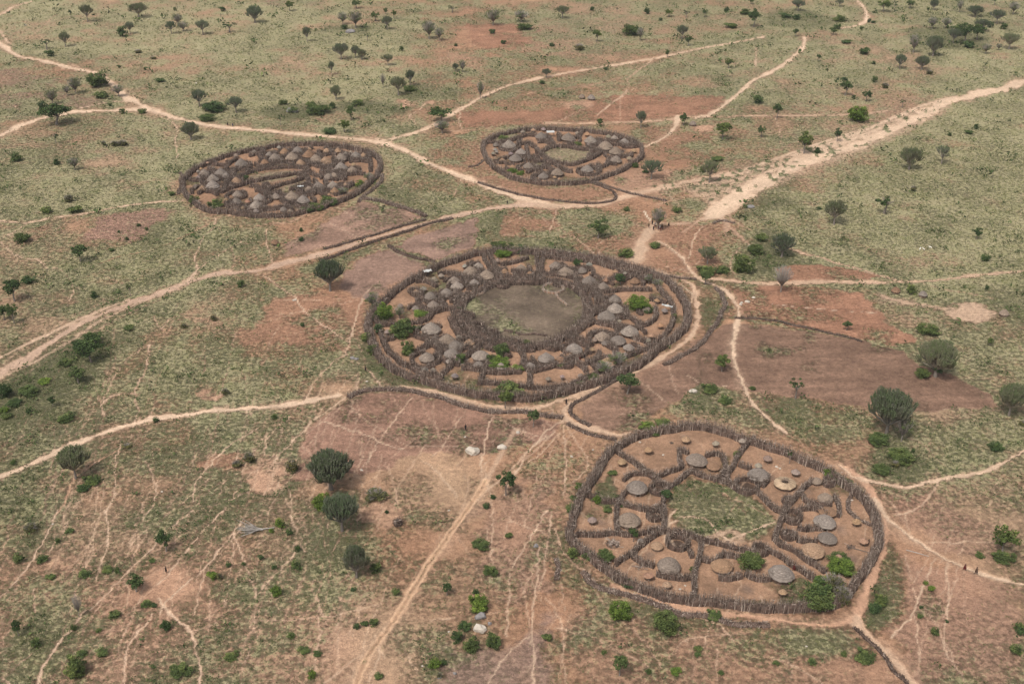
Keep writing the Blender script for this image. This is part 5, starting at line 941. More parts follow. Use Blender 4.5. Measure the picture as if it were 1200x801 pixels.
PH = {'E': 'grey green candelabra tree', 'X': 'big dense candelabra tree', 'L': 'green leafy tree', 'D': 'dark leafy tree', 'S': 'sparse clumpy tree', 'F': 'flat topped tree', 'G': 'bare grey tree', 'H': 'thin grey leafed tree', 'B': 'green bush', 'Y': 'bright green bush', 'K': 'dark green bush', 'P': 'grey leafless bush'}
def tree(px, by, wpx, hpx, kind, label=None, group=None):
    """px, by: where the stem meets the ground in the photograph"""
    s = S(by); W = wpx / s; dep = TILT + math.atan((by - 400.5) / FPX)
    H = max((hpx / s - .12 * W * math.sin(dep)) / math.cos(dep), .6 * W)
    x, y = G(px, by); isb = kind in 'BYKP'
    if isb: H = max(min((hpx / s - .42 * W * math.sin(dep)) / math.cos(dep), .9 * W), .35 * W)
    name = 'bush' if isb else 'tree'
    if isb: y += W * .35      # base row is the front edge of the bush
    root = empty(name, (x, y, 0), R.uniform(0, 6.28)); root.scale = (W, W * R.uniform(.92, 1.08), H)
    if kind in 'EX':
        t, c = R.choice(BIGEU) if kind == 'X' else R.choice(EU[:3] if R.random() < .85 else EU); ob('trunk', t, root); ob('crown', c, root, col=R.choice(TINTS['E']))
    elif kind in 'LDSF':
        t, c = R.choice(LE if kind in 'LD' else (SP if kind == 'S' else FL)); ob('trunk', t, root); ob('crown', c, root, col=R.choice(TINTS['D' if kind in 'DS' else 'L']))
    elif kind == 'G': ob('branches', R.choice(BARE), root)
    elif kind == 'H': ob('branches', R.choice(BARE), root); ob('crown', GYB, root, col=(1.15, 1.05, 1.15))
    elif kind == 'P': ob('branches', R.choice(BARE), root, col=(.8, .8, .8)); ob('crown', R.choice(BU), root, col=(1.2, .85, .9))
    else: ob('crown', R.choice(BIGBU if wpx > 18 else BU), root, col=R.choice(TINTS['Y'] if kind == 'Y' else (TINTS['D'] if kind == 'K' else TINTS['B'])))
    reg(root, PH[kind], 'bush' if isb else 'tree', px, by - hpx * .6, None if label else group or ('bushes on the grassland' if isb else 'trees scattered over the grassland'), None, label)
    return root
T = [(103,26,15,21,'E'),(163,21,23,18,'E'),(77,55,13,18,'E'),(55,58,14,13,'S'),(57,67,11,13,'K'),(153,40,12,15,'E'),(143,44,14,13,'K'),(201,40,12,16,'E'),(209,30,14,14,'H'),(215,37,15,12,'H'),(238,41,17,18,'E'),(269,38,20,13,'S'),(260,14,8,8,'K'),(299,27,20,21,'E'),(83,20,4,9,'L'),(205,13,5,6,'B'),
 (234,125,17,21,'E'),(277,132,19,20,'E'),(224,164,22,22,'E'),(89,110,18,20,'H'),(62,122,17,17,'H'),(79,112,11,12,'H'),(66,146,36,26,'D'),(112,104,26,20,'B'),(117,116,18,10,'B'),(50,131,14,16,'K'),(139,113,16,14,'H'),(66,168,9,15,'S'),(66,194,9,9,'K'),(88,199,16,15,'H'),(248,133,30,12,'K'),(241,143,21,9,'B'),(142,172,14,8,'P'),(133,172,12,7,'P'),(121,171,7,6,'P'),(186,97,14,6,'K'),(18,190,16,12,'B'),(139,80,5,6,'K'),(161,63,10,5,'P'),(179,70,8,4,'P'),(129,125,5,6,'K'),(166,134,11,8,'B'),(143,134,9,7,'B'),
 (340,13,11,13,'L'),(360,49,10,18,'E'),(418,10,12,11,'L'),(402,29,14,15,'H'),(417,33,20,20,'H'),(440,25,11,12,'L'),(452,17,6,8,'L'),(462,22,7,11,'L'),(454,35,14,17,'E'),(403,35,10,6,'K'),(503,46,18,22,'H'),(515,48,13,16,'H'),(530,15,12,9,'S'),(578,30,20,19,'H'),(400,70,20,20,'E'),(417,68,11,15,'E'),(424,70,11,13,'E'),(389,88,8,17,'E'),(455,77,14,14,'E'),(431,48,8,9,'S'),(447,46,3,6,'K'),(534,83,8,9,'E'),(542,85,9,14,'H'),(394,117,13,18,'E'),(449,103,8,17,'G'),(467,112,21,23,'E'),(481,101,12,20,'E'),(563,116,11,21,'H'),(412,141,11,18,'L'),(404,155,15,16,'L'),(329,147,6,14,'S'),(364,127,14,9,'B'),(389,128,10,9,'K'),(372,136,30,12,'B'),(386,158,18,9,'K'),(577,40,9,7,'K'),(590,52,7,6,'K'),(481,108,18,7,'B'),(343,133,12,9,'B'),(420,125,16,8,'B'),(331,124,13,8,'B'),(470,60,6,6,'K'),(534,55,5,5,'K'),(400,62,3,3,'K'),
 (517,142,28,18,'D','big round dark green tree beside the track fork, upper middle'),(518,156,21,15,'H'),(659,22,16,16,'E'),(611,26,20,14,'H'),(699,49,10,15,'L'),(741,43,26,15,'B'),(784,20,10,10,'L'),(804,21,9,10,'S'),(826,20,7,10,'L'),(883,32,16,22,'D'),(857,34,15,9,'B'),(880,5,8,7,'L'),(750,48,10,16,'H'),(799,46,15,17,'E'),(807,54,10,13,'L'),(782,67,6,9,'L'),(854,80,12,12,'L'),(640,91,12,11,'E'),(679,60,12,9,'P'),(694,13,6,8,'K'),(723,14,4,6,'S'),(758,17,9,9,'K'),(751,150,13,21,'E'),(703,148,9,10,'L'),(801,147,12,15,'D'),(889,122,14,13,'K'),(847,164,20,22,'L'),(892,161,10,15,'L'),(763,210,26,24,'E'),(831,214,22,28,'E'),(841,190,16,8,'B'),(852,15,8,9,'K'),(875,18,16,8,'B'),(774,25,6,4,'K'),(711,83,6,4,'K'),(635,99,9,5,'K'),(647,55,8,5,'K'),(615,36,20,8,'B'),
 (984,8,10,9,'E'),(935,13,17,14,'E'),(1035,14,17,15,'L'),(1048,14,6,14,'S'),(1066,10,12,11,'L'),(1094,12,11,13,'E'),(1088,12,4,6,'K'),(1124,15,9,15,'H'),(1142,20,20,14,'E'),(1165,6,8,9,'S'),(1187,17,14,15,'H'),(1168,28,18,17,'E'),(1177,35,10,8,'K'),(976,41,10,10,'L'),(982,35,9,9,'K'),(932,43,8,10,'L'),(1014,65,15,11,'K'),(959,72,6,9,'L'),(1093,66,21,25,'E'),(1092,34,13,14,'H'),(1108,33,13,12,'H'),(1054,81,14,18,'E'),(1080,82,18,17,'E'),(1070,62,16,22,'H'),(1073,55,6,8,'K'),(1117,51,17,18,'E'),(1131,50,20,23,'D'),(1145,47,18,20,'D'),(1150,37,20,15,'E'),(1122,42,18,14,'L'),(1137,57,16,10,'K'),(1161,33,9,8,'K'),(1182,58,20,20,'E'),(1155,63,14,12,'H'),(1170,59,8,8,'H'),(1154,80,5,9,'S'),(1025,97,8,9,'K'),(1024,76,6,5,'K'),(990,112,14,19,'L'),(1001,117,6,10,'K'),(1015,119,12,14,'D'),(1057,126,8,10,'S'),(1007,145,27,22,'Y','bright round leafy tree standing on the verge of the sandy wash'),(1010,35,5,5,'K'),(942,180,21,26,'L'),(981,166,10,16,'D'),(1065,199,27,28,'E','broad fan-shaped candelabra tree below the sandy wash, left of two'),(1103,192,17,23,'E'),(1136,158,10,7,'K'),(1145,152,7,7,'K'),(993,52,14,6,'K'),(990,95,10,5,'K'),(959,180,9,8,'K'),(1090,88,9,6,'P'),(1038,104,10,7,'P'),(910,139,11,19,'L'),(1019,27,6,6,'K'),(1024,28,7,4,'K'),(921,22,16,8,'K'),(935,24,10,7,'K'),(985,26,20,7,'B'),
 (977,263,29,30,'E','fan-shaped candelabra tree alone in the bright grass at the right'),(1036,250,28,24,'S','clumpy dark candelabra with bare grey limbs, right grassland'),(916,301,29,29,'E','open fan candelabra tree above the bare grey tree, right of centre'),(915,342,26,32,'G','bare grey tree below the open fan candelabra, right of centre'),(1144,280,12,14,'D'),(1156,307,12,10,'K'),(1070,346,14,12,'B'),(1157,340,6,9,'K'),(992,387,11,12,'L'),(1113,160,6,6,'K'),(1071,225,8,9,'P'),(1176,238,3,7,'K'),(1131,255,3,5,'K'),(960,246,8,4,'K'),
 (701,279,24,23,'L','round green leafy tree just above the central village'),(771,269,19,26,'H','grey green tree with people gathered beneath it'),(829,309,25,21,'E','flat domed dark candelabra tree right of the central village'),(873,322,30,26,'B','large round bright green bush right of the central village'),(886,300,22,14,'B'),(893,284,16,12,'B'),(827,333,16,18,'L'),(734,303,22,12,'B'),(768,292,13,9,'B'),(828,324,26,12,'B'),(847,322,20,9,'B'),(793,250,14,8,'B'),(735,248,10,6,'B'),(852,318,8,5,'K'),(823,203,8,8,'B'),(1156,248,2,4,'K'),
 (387,341,35,38,'X','large grey green candelabra tree on the brown field left of the central village'),(354,383,6,9,'K'),(95,307,20,22,'L'),(17,353,24,28,'D'),(5,375,16,18,'D'),(17,379,14,26,'L'),(32,334,18,12,'K'),(153,347,9,17,'S'),(86,251,18,12,'B'),(53,251,14,10,'B'),(282,338,11,11,'B'),(24,286,22,14,'B'),(80,238,12,10,'P'),(148,282,6,5,'K'),(162,266,6,5,'K'),(171,270,5,4,'K'),(139,273,4,4,'K'),(150,388,14,8,'B'),(105,402,24,10,'B'),(250,377,10,8,'P'),(215,385,9,6,'P'),(110,350,10,10,'K'),(353,272,6,6,'K'),(353,283,8,6,'K'),(130,295,8,5,'K'),(200,230,10,7,'B'),
 (92,449,24,20,'L'),(107,424,32,26,'D'),(93,412,24,16,'K'),(112,405,22,18,'D'),(75,430,20,10,'B'),(4,468,20,22,'K'),(3,485,14,9,'Y'),(62,476,10,13,'D'),(75,496,22,12,'B'),(30,466,26,12,'B'),(50,452,18,9,'Y'),(15,478,20,10,'K'),(5,492,16,8,'B'),(89,560,36,38,'X','grey green candelabra tree beside the sandy track at the far left'),(182,496,9,8,'K'),(33,485,8,7,'K'),(263,463,12,8,'P'),(148,526,12,6,'P'),(291,545,16,16,'P'),(277,549,14,10,'P'),(15,545,9,7,'B'),(104,570,24,10,'B'),(96,577,18,8,'K'),(35,460,9,7,'K'),
 (388,573,54,46,'X','biggest candelabra tree, dark domed crown, beside the pale bare patch at lower left'),(401,622,42,44,'X','dense dark candelabra tree just below the biggest one, lower left'),(376,598,24,22,'Y','bright green bush wedged between the two biggest candelabra trees'),(386,604,22,14,'K'),(341,556,17,17,'P'),(344,553,12,11,'B'),(440,590,30,14,'P'),(593,580,24,31,'D','dark leafy tree at the top end of the lower road'),(625,500,15,22,'L'),(592,478,16,22,'L'),(322,492,9,7,'B'),(578,585,8,6,'K'),(597,470,40,20,'B','grey green bush against the bottom outer fence of the central village'),(570,597,9,9,'K'),(436,580,12,8,'K'),(453,602,6,5,'K'),
 (735,461,27,26,'L','round green tree on the brown field just below the central village'),(846,435,19,20,'L','small green tree alone on the big brown field'),(932,467,20,25,'S','clumpy palm-like tree at the lower edge of the big brown field'),(1096,441,45,44,'X','large round candelabra tree at the right end of the big brown field'),(1038,511,54,56,'X','largest round-crowned candelabra tree in the right half'),(1056,517,26,32,'H','smaller thin grey tree leaning from the largest right hand tree'),(1182,487,34,38,'X','candelabra tree at the right edge beside the brown field'),(1097,441,14,14,'D'),(1083,445,20,14,'B'),(1050,549,10,18,'P'),(1032,524,30,14,'B'),(1058,545,34,14,'B'),(1035,558,24,9,'B'),(1200,500,10,8,'P'),(1070,531,6,8,'K'),(1170,530,22,10,'K'),(882,458,10,6,'B'),(850,474,20,9,'B'),(832,462,24,9,'B'),(1160,405,9,10,'L'),(1090,395,30,8,'B'),
 (195,646,21,26,'D'),(93,722,14,26,'G'),(85,796,30,30,'B','round green bush near the bottom left corner'),(85,796,10,8,'K'),(160,693,24,19,'D'),(20,661,15,13,'B'),(48,662,17,12,'B'),(248,680,13,13,'Y'),(257,680,9,11,'P'),(22,744,13,18,'D'),(193,740,15,20,'K'),(210,795,30,16,'B'),(42,760,13,12,'B'),(125,672,14,6,'B'),(98,678,17,6,'B'),(58,680,12,8,'B'),(137,672,8,9,'B'),(172,712,14,8,'B'),(180,712,8,6,'K'),(115,742,9,6,'B'),(80,626,13,7,'B'),(168,712,9,6,'K'),(95,770,14,6,'B'),(270,775,20,10,'B'),(132,726,16,7,'B'),(35,625,18,12,'P'),(67,637,7,7,'B'),(267,665,8,7,'K'),(285,663,7,5,'B'),(118,770,16,10,'B'),(178,660,9,6,'B'),(85,740,10,9,'B'),
 (418,676,30,38,'X','spiky dark candelabra bush in grass left of the lower road'),(440,673,16,12,'B'),(323,700,16,16,'Y'),(347,669,14,13,'B'),(328,620,13,13,'Y'),(339,628,10,9,'K'),(348,647,8,8,'K'),(318,625,7,6,'Y'),(305,656,8,7,'K'),(321,668,8,7,'K'),(524,697,14,15,'D'),(560,720,28,24,'Y','bright green bush above the white boulder, bottom middle'),(536,755,16,20,'K'),(552,766,24,20,'B','dark green bush hugging the lower left of the white boulder'),(579,762,22,24,'B'),(545,740,20,10,'K'),(509,787,18,22,'Y'),(563,646,24,12,'B'),(575,676,21,13,'B'),(596,632,10,10,'B'),(557,698,10,9,'K'),(427,735,10,9,'K'),(438,735,14,9,'B'),(417,738,9,8,'K'),(463,698,12,9,'B'),(365,797,12,12,'Y'),(443,797,13,9,'B'),(520,780,9,12,'K'),(515,795,8,7,'P'),(355,767,16,8,'B'),(340,749,12,8,'B'),(372,770,12,8,'B'),(414,693,8,5,'K'),
 (727,732,29,28,'Y','bright green bush below the lower right village, left of two'),(781,747,33,30,'B','dark green bush below the lower right village, right of two'),(726,791,22,24,'L','small round green tree near the bottom edge'),(837,728,22,13,'B'),(793,792,16,9,'Y'),(845,792,9,7,'B'),(641,752,12,11,'B'),(818,764,12,7,'B'),(708,768,8,7,'B'),(760,790,9,7,'B'),(818,770,10,5,'B'),(1174,650,32,34,'L','round green tree on the grassy bank at the right edge'),(1180,662,30,12,'B'),(1033,712,20,16,'B'),(1026,720,16,14,'K'),(1092,694,10,9,'Y'),(1085,686,7,6,'Y'),(1097,746,13,11,'B'),(1015,779,30,13,'B'),(1080,714,6,5,'K'),(1079,725,8,6,'B'),(1110,730,5,5,'K'),(1193,768,18,12,'B'),(1195,740,14,10,'B'),(1196,745,12,9,'K'),(1150,655,13,8,'B'),(990,770,10,7,'B'),(953,780,12,8,'B'),(910,780,10,6,'B'),
 # inside and against the fences
 (882,671,32,23,'B','round leafy green bush among the bottom yards of the lower right village'),(988,678,34,22,'Y','yellow green bush inside the lower right corner of the village'),(985,664,28,12,'B','flat green bush above the yellow green one in the village corner'),(962,722,46,34,'B','largest dark green thicket at the bottom right corner of the village'),(956,702,32,24,'D'),(966,694,26,18,'Y','green bush at the heart of the corner thicket'),(978,700,34,26,'P'),(988,712,26,24,'P'),
 (700,591,13,12,'Y'),(712,601,13,8,'B'),(780,586,14,13,'D'),(742,634,12,17,'D'),(925,543,8,17,'S','tiny palm-like tree by the top right outer fence'),(972,560,14,12,'Y'),(980,565,20,11,'B'),(993,572,18,10,'B'),(864,538,10,16,'B'),(670,603,16,14,'B'),(674,590,12,12,'K'),(672,655,16,12,'B'),(690,658,18,12,'B'),(710,662,24,18,'B'),(737,690,16,10,'K'),(758,505,20,9,'Y'),(777,500,18,9,'B'),(768,512,12,7,'B'),(812,672,9,8,'B'),(718,558,12,8,'B'),(728,595,4,4,'K'),(680,575,14,10,'B'),
 (437,360,22,18,'H'),(441,366,18,12,'B'),(451,378,24,24,'Y','yellow green bush in the left corner of the central village'),(468,373,14,14,'H'),(470,398,34,26,'B','big green bush in the left part of the central village'),(477,418,20,20,'B'),(493,372,18,9,'Y'),(430,402,16,12,'B'),(436,416,14,12,'B'),(444,392,14,12,'K'),(440,376,14,10,'B'),(487,390,14,8,'K'),(540,428,14,14,'B'),(588,420,20,18,'B','pale green bush beside a grey hut at the bottom of the central village'),(575,428,14,18,'B'),(585,434,30,9,'Y'),(607,436,16,9,'Y'),(657,432,8,9,'B'),(677,314,12,12,'D','dark green bush among the huts at the top of the central village'),(676,313,8,7,'Y'),(727,333,16,13,'D','dark green bush by the upper right outer fence of the central village'),(760,333,12,12,'H'),(749,366,30,20,'Y','bright green bush in the right part of the central village'),(760,368,14,10,'K'),(590,303,22,5,'Y'),(588,296,30,8,'B'),(610,298,22,9,'K'),(722,428,26,10,'H'),(708,437,24,10,'H'),(695,446,18,9,'B'),(680,452,12,8,'B'),(616,407,12,9,'B'),(538,366,8,7,'K'),(700,332,6,5,'K'),(770,336,16,8,'H'),(790,375,8,9,'B'),
 (227,240,13,13,'B'),(251,245,20,12,'B'),(288,213,8,8,'K'),(385,242,26,12,'B','dark green bush strip on the lower right fence of the upper left village'),(370,248,22,11,'B'),(360,250,16,9,'K'),(432,213,13,11,'H'),(422,221,14,11,'Y'),(402,228,14,8,'H'),(678,173,9,9,'B'),(600,203,14,4,'Y'),(610,206,12,4,'Y'),(745,197,10,7,'B'),(590,164,12,4,'B'),(757,204,10,6,'K')]
for e in T: tree(*e)
# a dead tree lying on its side, its twigs spread to the left
x, y = G(303, 622); mb = MB(); rr = np.random.default_rng(77)
mb.tube([(3.2, .9, .25), (1.2, .4, .35), (0, 0, .4)], [.09, .14, .16], 6, .9)
for k in range(70):
    a = math.pi + .25 + rr.normal(0, .42); L = rr.uniform(1.6, 4.6); m = Vector((math.cos(a) * L * .5, math.sin(a) * L * .5 + rr.normal(0, .15), .3 + abs(rr.normal(0, .5))))
    mb.tube([(rr.uniform(-.2, 1.0), rr.normal(0.1, .12), .38), m, m * 2 * .98 + Vector((0, rr.normal(0, .3), -.1))], [.07, .05, .025], 3, rr.uniform(.6, 1))
o = ob('fallen_tree', mb.mesh('fallen_tree', M_BARK), loc=(x, y, 0)); reg(o, '', 'tree', 300, 620, None, None, 'grey dead tree lying on its side with spread twigs, lower left')
# ------------------------------------------------------------------ rocks
def rock(px, py, w, h, mat, label, name='boulder', seed=1, group=None, ph='boulder'):
    import bmesh
    bm = bmesh.new(); bmesh.ops.create_icosphere(bm, subdivisions=2, radius=1); rr = random.Random(seed)
    W = w / S(py) / 2
    for v in bm.verts:
        n = v.co.copy(); k = 1 + .28 * math.sin(n.x * 3 + seed) * math.cos(n.y * 2.3 + seed * 2) + rr.uniform(-.12, .12); v.co = Vector((n.x * k * W, n.y * k * W * .75, n.z * k * W * h))
    me = bpy.data.meshes.new(name); bm.to_mesh(me); bm.free(); me.materials.append(mat); x, y = G(px, py)
    o = ob(name, me, loc=(x, y, W * h * .35)); reg(o, ph, 'rock', px, py, group, None, label); return o
rock(554, 530, 16, .7, M_ROCK, 'large pale boulder on the red field below the central village', seed=1)
rock(588, 525, 10, .7, M_ROCK, 'smaller pale boulder right of the large one on the red field', seed=2)
rock(563, 738, 16, .7, M_ROCK, 'white boulder among green bushes at the bottom middle', seed=3)
rock(563, 723, 13, .7, M_GROCK, 'grey boulder just above the white boulder at the bottom middle', seed=4)
rock(574, 731, 6, .8, M_GROCK, 'small grey rock right of the white boulder at the bottom middle', seed=5)
rock(515, 794, 5, .8, M_GROCK, 'small dark rock on the bare field edge, bottom middle, left one', seed=6)
rock(533, 789, 5, .8, M_GROCK, 'small dark rock on the bare field edge, bottom middle, right one', seed=7)
rock(812, 459, 9, .6, M_ROCK, 'pale boulder on bare ground between central and lower right villages', seed=8)
rock(343, 131, 15, .45, M_GROCK, 'flat grey rock in the thicket above the upper left village', seed=9)
rock(411, 38, 11, .5, M_GROCK, 'grey rock under the trees near the top, left of middle', seed=10)
rock(607, 507, 6, .6, M_ROCK, 'small pale stone at the right part of the red field', seed=11)
rock(345, 605 - 253, 5, .6, M_ROCK, 'small white stone under the big tree left of the central village', seed=12)
rock(413, 420, 6, .7, M_GROCK, 'dark rock heap at the left foot of the central village', seed=13)
rock(418, 421, 5, .7, M_GROCK, 'smaller dark rock right of the heap at the left of the central village', seed=14)
rock(424, 551, 4, .5, M_ROCK, 'tiny white stone below right of the biggest candelabra tree', seed=15)
rock(880, 243, 9, .5, M_GROCK, 'grey rock in bright grass just below the sandy wash end', seed=16)
rock(628, 640, 7, .7, M_GROCK, 'grey rock at the left of the lower right village, by a green bush', seed=17)
for i, (a, b, w_) in enumerate([(880,289,6),(883,349,4),(876,354,6),(869,355,4),(695,527,3),(777,533,3),(750,518,3),(774,643,3),(670,535,4),(545,512,3),(720,552,3),(526,598,3),(803,686,3),(797,690,3),(910,547,4),(914,549,3),(230,18+80,3),(526,740,3),(945,757,3),(430,447,3),(190,576,3),(62,614,3),(270,661,3),(30,30,3),(495,780,3),(1010,586,3),(998,586,3),(868,357,4)]):
    rock(a, b, w_, .6, M_ROCK, None, 'stone', 20 + i, 'small pale stones', 'small pale stone')
# termite mound or pit with rim at the fork right of the central village
# ------------------------------------------------------------------ goats
def goat_mesh():
    me = bpy.data.meshes.new('body'); V = [(-.35,0,.55),(-.1,0,.56),(.2,0,.57),(.38,0,.62),(.5,0,.78),(.62,0,.8),(.72,0,.74),(-.45,0,.62),(-.36,.11,.4),(-.40,.11,.22),(-.36,.11,.0),(-.36,-.11,.4),(-.40,-.11,.22),(-.36,-.11,.0),(.28,.1,.38),(.27,.1,.2),(.28,.1,0),(.28,-.1,.38),(.27,-.1,.2),(.28,-.1,0),(.57,.09,.86),(.57,-.09,.86)]
    E = [(0,1),(1,2),(2,3),(3,4),(4,5),(5,6),(0,7),(0,8),(8,9),(9,10),(0,11),(11,12),(12,13),(2,14),(14,15),(15,16),(2,17),(17,18),(18,19),(5,20),(5,21)]
    RA = [.15,.17,.16,.11,.07,.07,.04,.025,.07,.035,.025,.07,.035,.025,.06,.035,.025,.06,.035,.025,.02,.02]
    return skinned(me, V, E, RA, 'body', M_GOAT)
def skinned(me, V, E, RA, name, mat, sub=1):
    me.from_pydata(V, E, []); o = bpy.data.objects.new('tmp', me); C.objects.link(o)
    sk = o.modifiers.new('s', 'SKIN'); sk.use_smooth_shade = True
    for i, v in enumerate(me.skin_vertices[0].data): v.radius = (RA[i], RA[i]); v.use_root = (i == 0)
    o.modifiers.new('u', 'SUBSURF').levels = sub
    dg = bpy.context.evaluated_depsgraph_get(); r = bpy.data.meshes.new_from_object(o.evaluated_get(dg)); r.name = name
    bpy.data.objects.remove(o); r.materials.clear(); r.materials.append(mat); return r
GOAT = goat_mesh()
for i, (a, b, c, l) in enumerate([(1078,293,(.9,.85,.75),'white goat lying out in the right hand grass, left of three'),(1082,293,(.75,.7,.6),'pale goat in the middle of three in the right hand grass'),(1090,291,(.9,.86,.74),'pale goat a little apart at the right of three in the grass')]):
    x, y = G(a, b); r = empty('goat', (x, y, -.02), R.uniform(0, 6.28)); ob('body', GOAT, r, col=c)
    reg(r, '', 'goat', a, b, None, None, l)
# ------------------------------------------------------------------ people
def person_mesh(pose):
    """one continuous skin: pelvis, spine, neck, head, arms with hands and fingers, legs"""
    st = {'stand': (0.03, -.03, .02), 'walk': (.26, -.26, .12), 'lean': (.05, -.05, .02)}[pose]
    f, bk, arm = st; lean = .12 if pose == 'lean' else 0
    V = [(0,0,.92),(lean*.5,0,1.15),(lean,0,1.36),(lean*1.2,0,1.47),(lean*1.4+.01,0,1.56),(lean*1.4+.015,0,1.66)]; E = [(0,1),(1,2),(2,3),(3,4),(4,5)]; RA = [.12,.105,.125,.055,.078,.075]
    for s, d in ((1, f), (-1, bk)):
        n = len(V); V += [(0.0,.09*s,.86),(d*.55+.02,.1*s,.48),(d-(.03 if d<0 else 0),.1*s,.08),(d+.03,.1*s,.035),(d+.15,.11*s,.03)]; E += [(0,n),(n,n+1),(n+1,n+2),(n+2,n+3),(n+3,n+4)]; RA += [.085,.055,.038,.035,.028]
    hands = []
    for s, d in ((1, -arm), (-1, arm)):
        n = len(V); V += [(lean,.17*s,1.36),(lean+d*.5-.01,.215*s,1.1),(lean+d+.05,.22*s,.88),(lean+d+.06,.222*s,.80)]; E += [(2,n),(n,n+1),(n+1,n+2),(n+2,n+3)]; RA += [.055,.04,.026,.03]; hands.append((V[-1], s))
    me = bpy.data.meshes.new('body'); r = skinned(me, V, E, RA, 'body', M_SKIN)
    # fingers rooted in the palms, and a nose, joined to the same mesh
    mb = MB(); co = np.zeros(len(r.vertices) * 3); r.vertices.foreach_get('co', co); r.calc_loop_triangles()
    tri = np.zeros(len(r.loop_triangles) * 3, int); r.loop_triangles.foreach_get('vertices', tri); mb.add(co.reshape(-1, 3), tri.reshape(-1, 3), .5)
    for (h, s) in hands:
        for k in range(4):
            q = (k - 1.5) * .017; L = (.075, .085, .08, .062)[k]
            mb.tube([(h[0]+q,h[1],h[2]+.0),(h[0]+q*1.2+.004,h[1]-.006*s,h[2]-.03-L*.3),(h[0]+q*1.2+.012,h[1]-.022*s,h[2]-.03-L)], [.009,.0085,.006], 5)
        mb.tube([(h[0]+.02,h[1],h[2]+.03),(h[0]+.045,h[1]-.01*s,h[2]+.0),(h[0]+.05,h[1]-.016*s,h[2]-.03)], [.011,.01,.007], 5)
    hx = V[4][0]; mb.tube([(hx+.07,0,1.63),(hx+.10,0,1.60),(hx+.075,0,1.585)], [.01,.014,.012], 4)
    for s in (1, -1): mb.tube([(hx,.075*s,1.62),(hx-.01,.09*s,1.60),(hx,.078*s,1.575)], [.012,.014,.01], 4)
    return mb.mesh('body', M_SKIN, True), lean
def wrap_mesh(lean, z0, z1, walk):
    """cloth wrapped round the body from the chest to the knees"""
    mb = MB(); n = 16; V = []; T = []; rows = 7
    for i in range(rows):
        t = i / (rows - 1); z = z1 + (z0 - z1) * t; rx = .15 + .05 * t + (.12 * walk * t); ry = (.185 if z > 1.2 else .165) + .03 * t
        for j in range(n):
            a = 2 * math.pi * j / n; k = 1 + .05 * math.sin(5 * a + i); V.append((lean * (z - .9) / .5 * .9 + math.cos(a) * rx * k, math.sin(a) * ry * k, z)); T.append(.5)
    mb.add(V, [(i * n + j, (i + 1) * n + j, (i + 1) * n + (j + 1) % n, i * n + (j + 1) % n) for i in range(rows - 1) for j in range(n)], T)
    mb.add([V[j] for j in range(n)] + [(lean, 0, z1 + .04)], [(j, n, (j + 1) % n) for j in range(n)], .5)
    return mb.mesh('wrap', M_CLOTH, True)
def hair_mesh(lean):
    mb = MB(); V = []; n = 12
    for i in range(4):
        ph = i / 3 * 1.45; 
        for j in range(n): a = 2 * math.pi * j / n; V.append((lean * 1.4 + .005 + math.cos(a) * math.sin(ph + .02) * .092, math.sin(a) * math.sin(ph + .02) * .088, 1.64 + math.cos(ph) * .108))
    mb.add(V, [(i * n + j, i * n + (j + 1) % n, (i + 1) * n + (j + 1) % n, (i + 1) * n + j) for i in range(3) for j in range(n)], .5)
    return mb.mesh('hair', M_CLOTH, True)
POSE = {}
for p in ('stand', 'walk', 'lean'):
    b, ln = person_mesh(p); POSE[p] = (b, wrap_mesh(ln, .5, 1.4, 1 if p == 'walk' else 0), hair_mesh(ln))
BLK, DRED, REDC, WHT, BRNC, BLU = (.02,.018,.02), (.12,.02,.02), (.55,.04,.04), (.85,.82,.75), (.09,.055,.04), (.04,.05,.1)
def person(px, py, pose, col, label, rz=None, k=1.0):
    x, y = G(px, py); r = empty('person', (x, y, 0), rz if rz is not None else R.uniform(0, 6.28)); r.scale = (k, k, k); b, w_, h_ = POSE[pose]
    ob('body', b, r); ob('wrap', w_, r, col=col); ob('hair', h_, r, col=(.012, .01, .01)); reg(r, '', 'person', px, py, None, None, label)
person(760.3, 267, 'stand', BRNC, 'person in brown wrap standing leftmost of the group under the tree')
person(764.3, 263.5, 'stand', BLK, 'tall person in dark cloth standing at the back left of the tree group', k=1.08)
person(765.6, 270, 'lean', BLK, 'person in black leaning forward at the front left of the tree group', 1.2)
person(767.2, 266.5, 'stand', DRED, 'person in dark red just left of the tree trunk')
person(768.3, 265.5, 'stand', WHT, 'person in white cloth beside the tree trunk, left side')
person(771.5, 269, 'stand', DRED, 'person in dark red in front of the tree trunk')
person(773.4, 268.5, 'stand', WHT, 'person in white cloth just right of the tree trunk')
person(774.2, 270.5, 'lean', DRED, 'person in dark red bending at the very front of the tree group', 4)
person(775.5, 267.5, 'stand', BLK, 'person in black right of the person in white, tree group', k=1.06)
person(776.5, 269.3, 'stand', BRNC, 'shorter person in brown at the right front of the tree group', k=.9)
person(783.6, 265.5, 'walk', BLK, 'person in dark cloth walking apart at the right of the tree group', 0)
person(930, 668.5, 'walk', DRED, 'person in dark red walking on the footpath at the lower right, left one', 2.6)
person(1130, 668, 'walk', DRED, 'person walking on the footpath at the lower right, left of two', 2.6)
person(1143.5, 672, 'walk', BRNC, 'person walking on the footpath at the lower right, right of two', 2.6)
person(267, 147.5, 'walk', BLK, 'person in black walking on the sandy track above the upper left village, left one', 0)
person(273, 148.5, 'walk', BLU, 'person in dark blue walking on the sandy track, right of another', 0)
person(1014, 638.5, 'lean', REDC, 'person in bright red crouched under the tall tan granary', 3.6)
person(1017, 638, 'lean', BLK, 'person in black beside the one in bright red at the tall granary', .5, .85)
person(428.5, 435, 'stand', BLK, 'person in black standing on a footpath at the left of the central village')
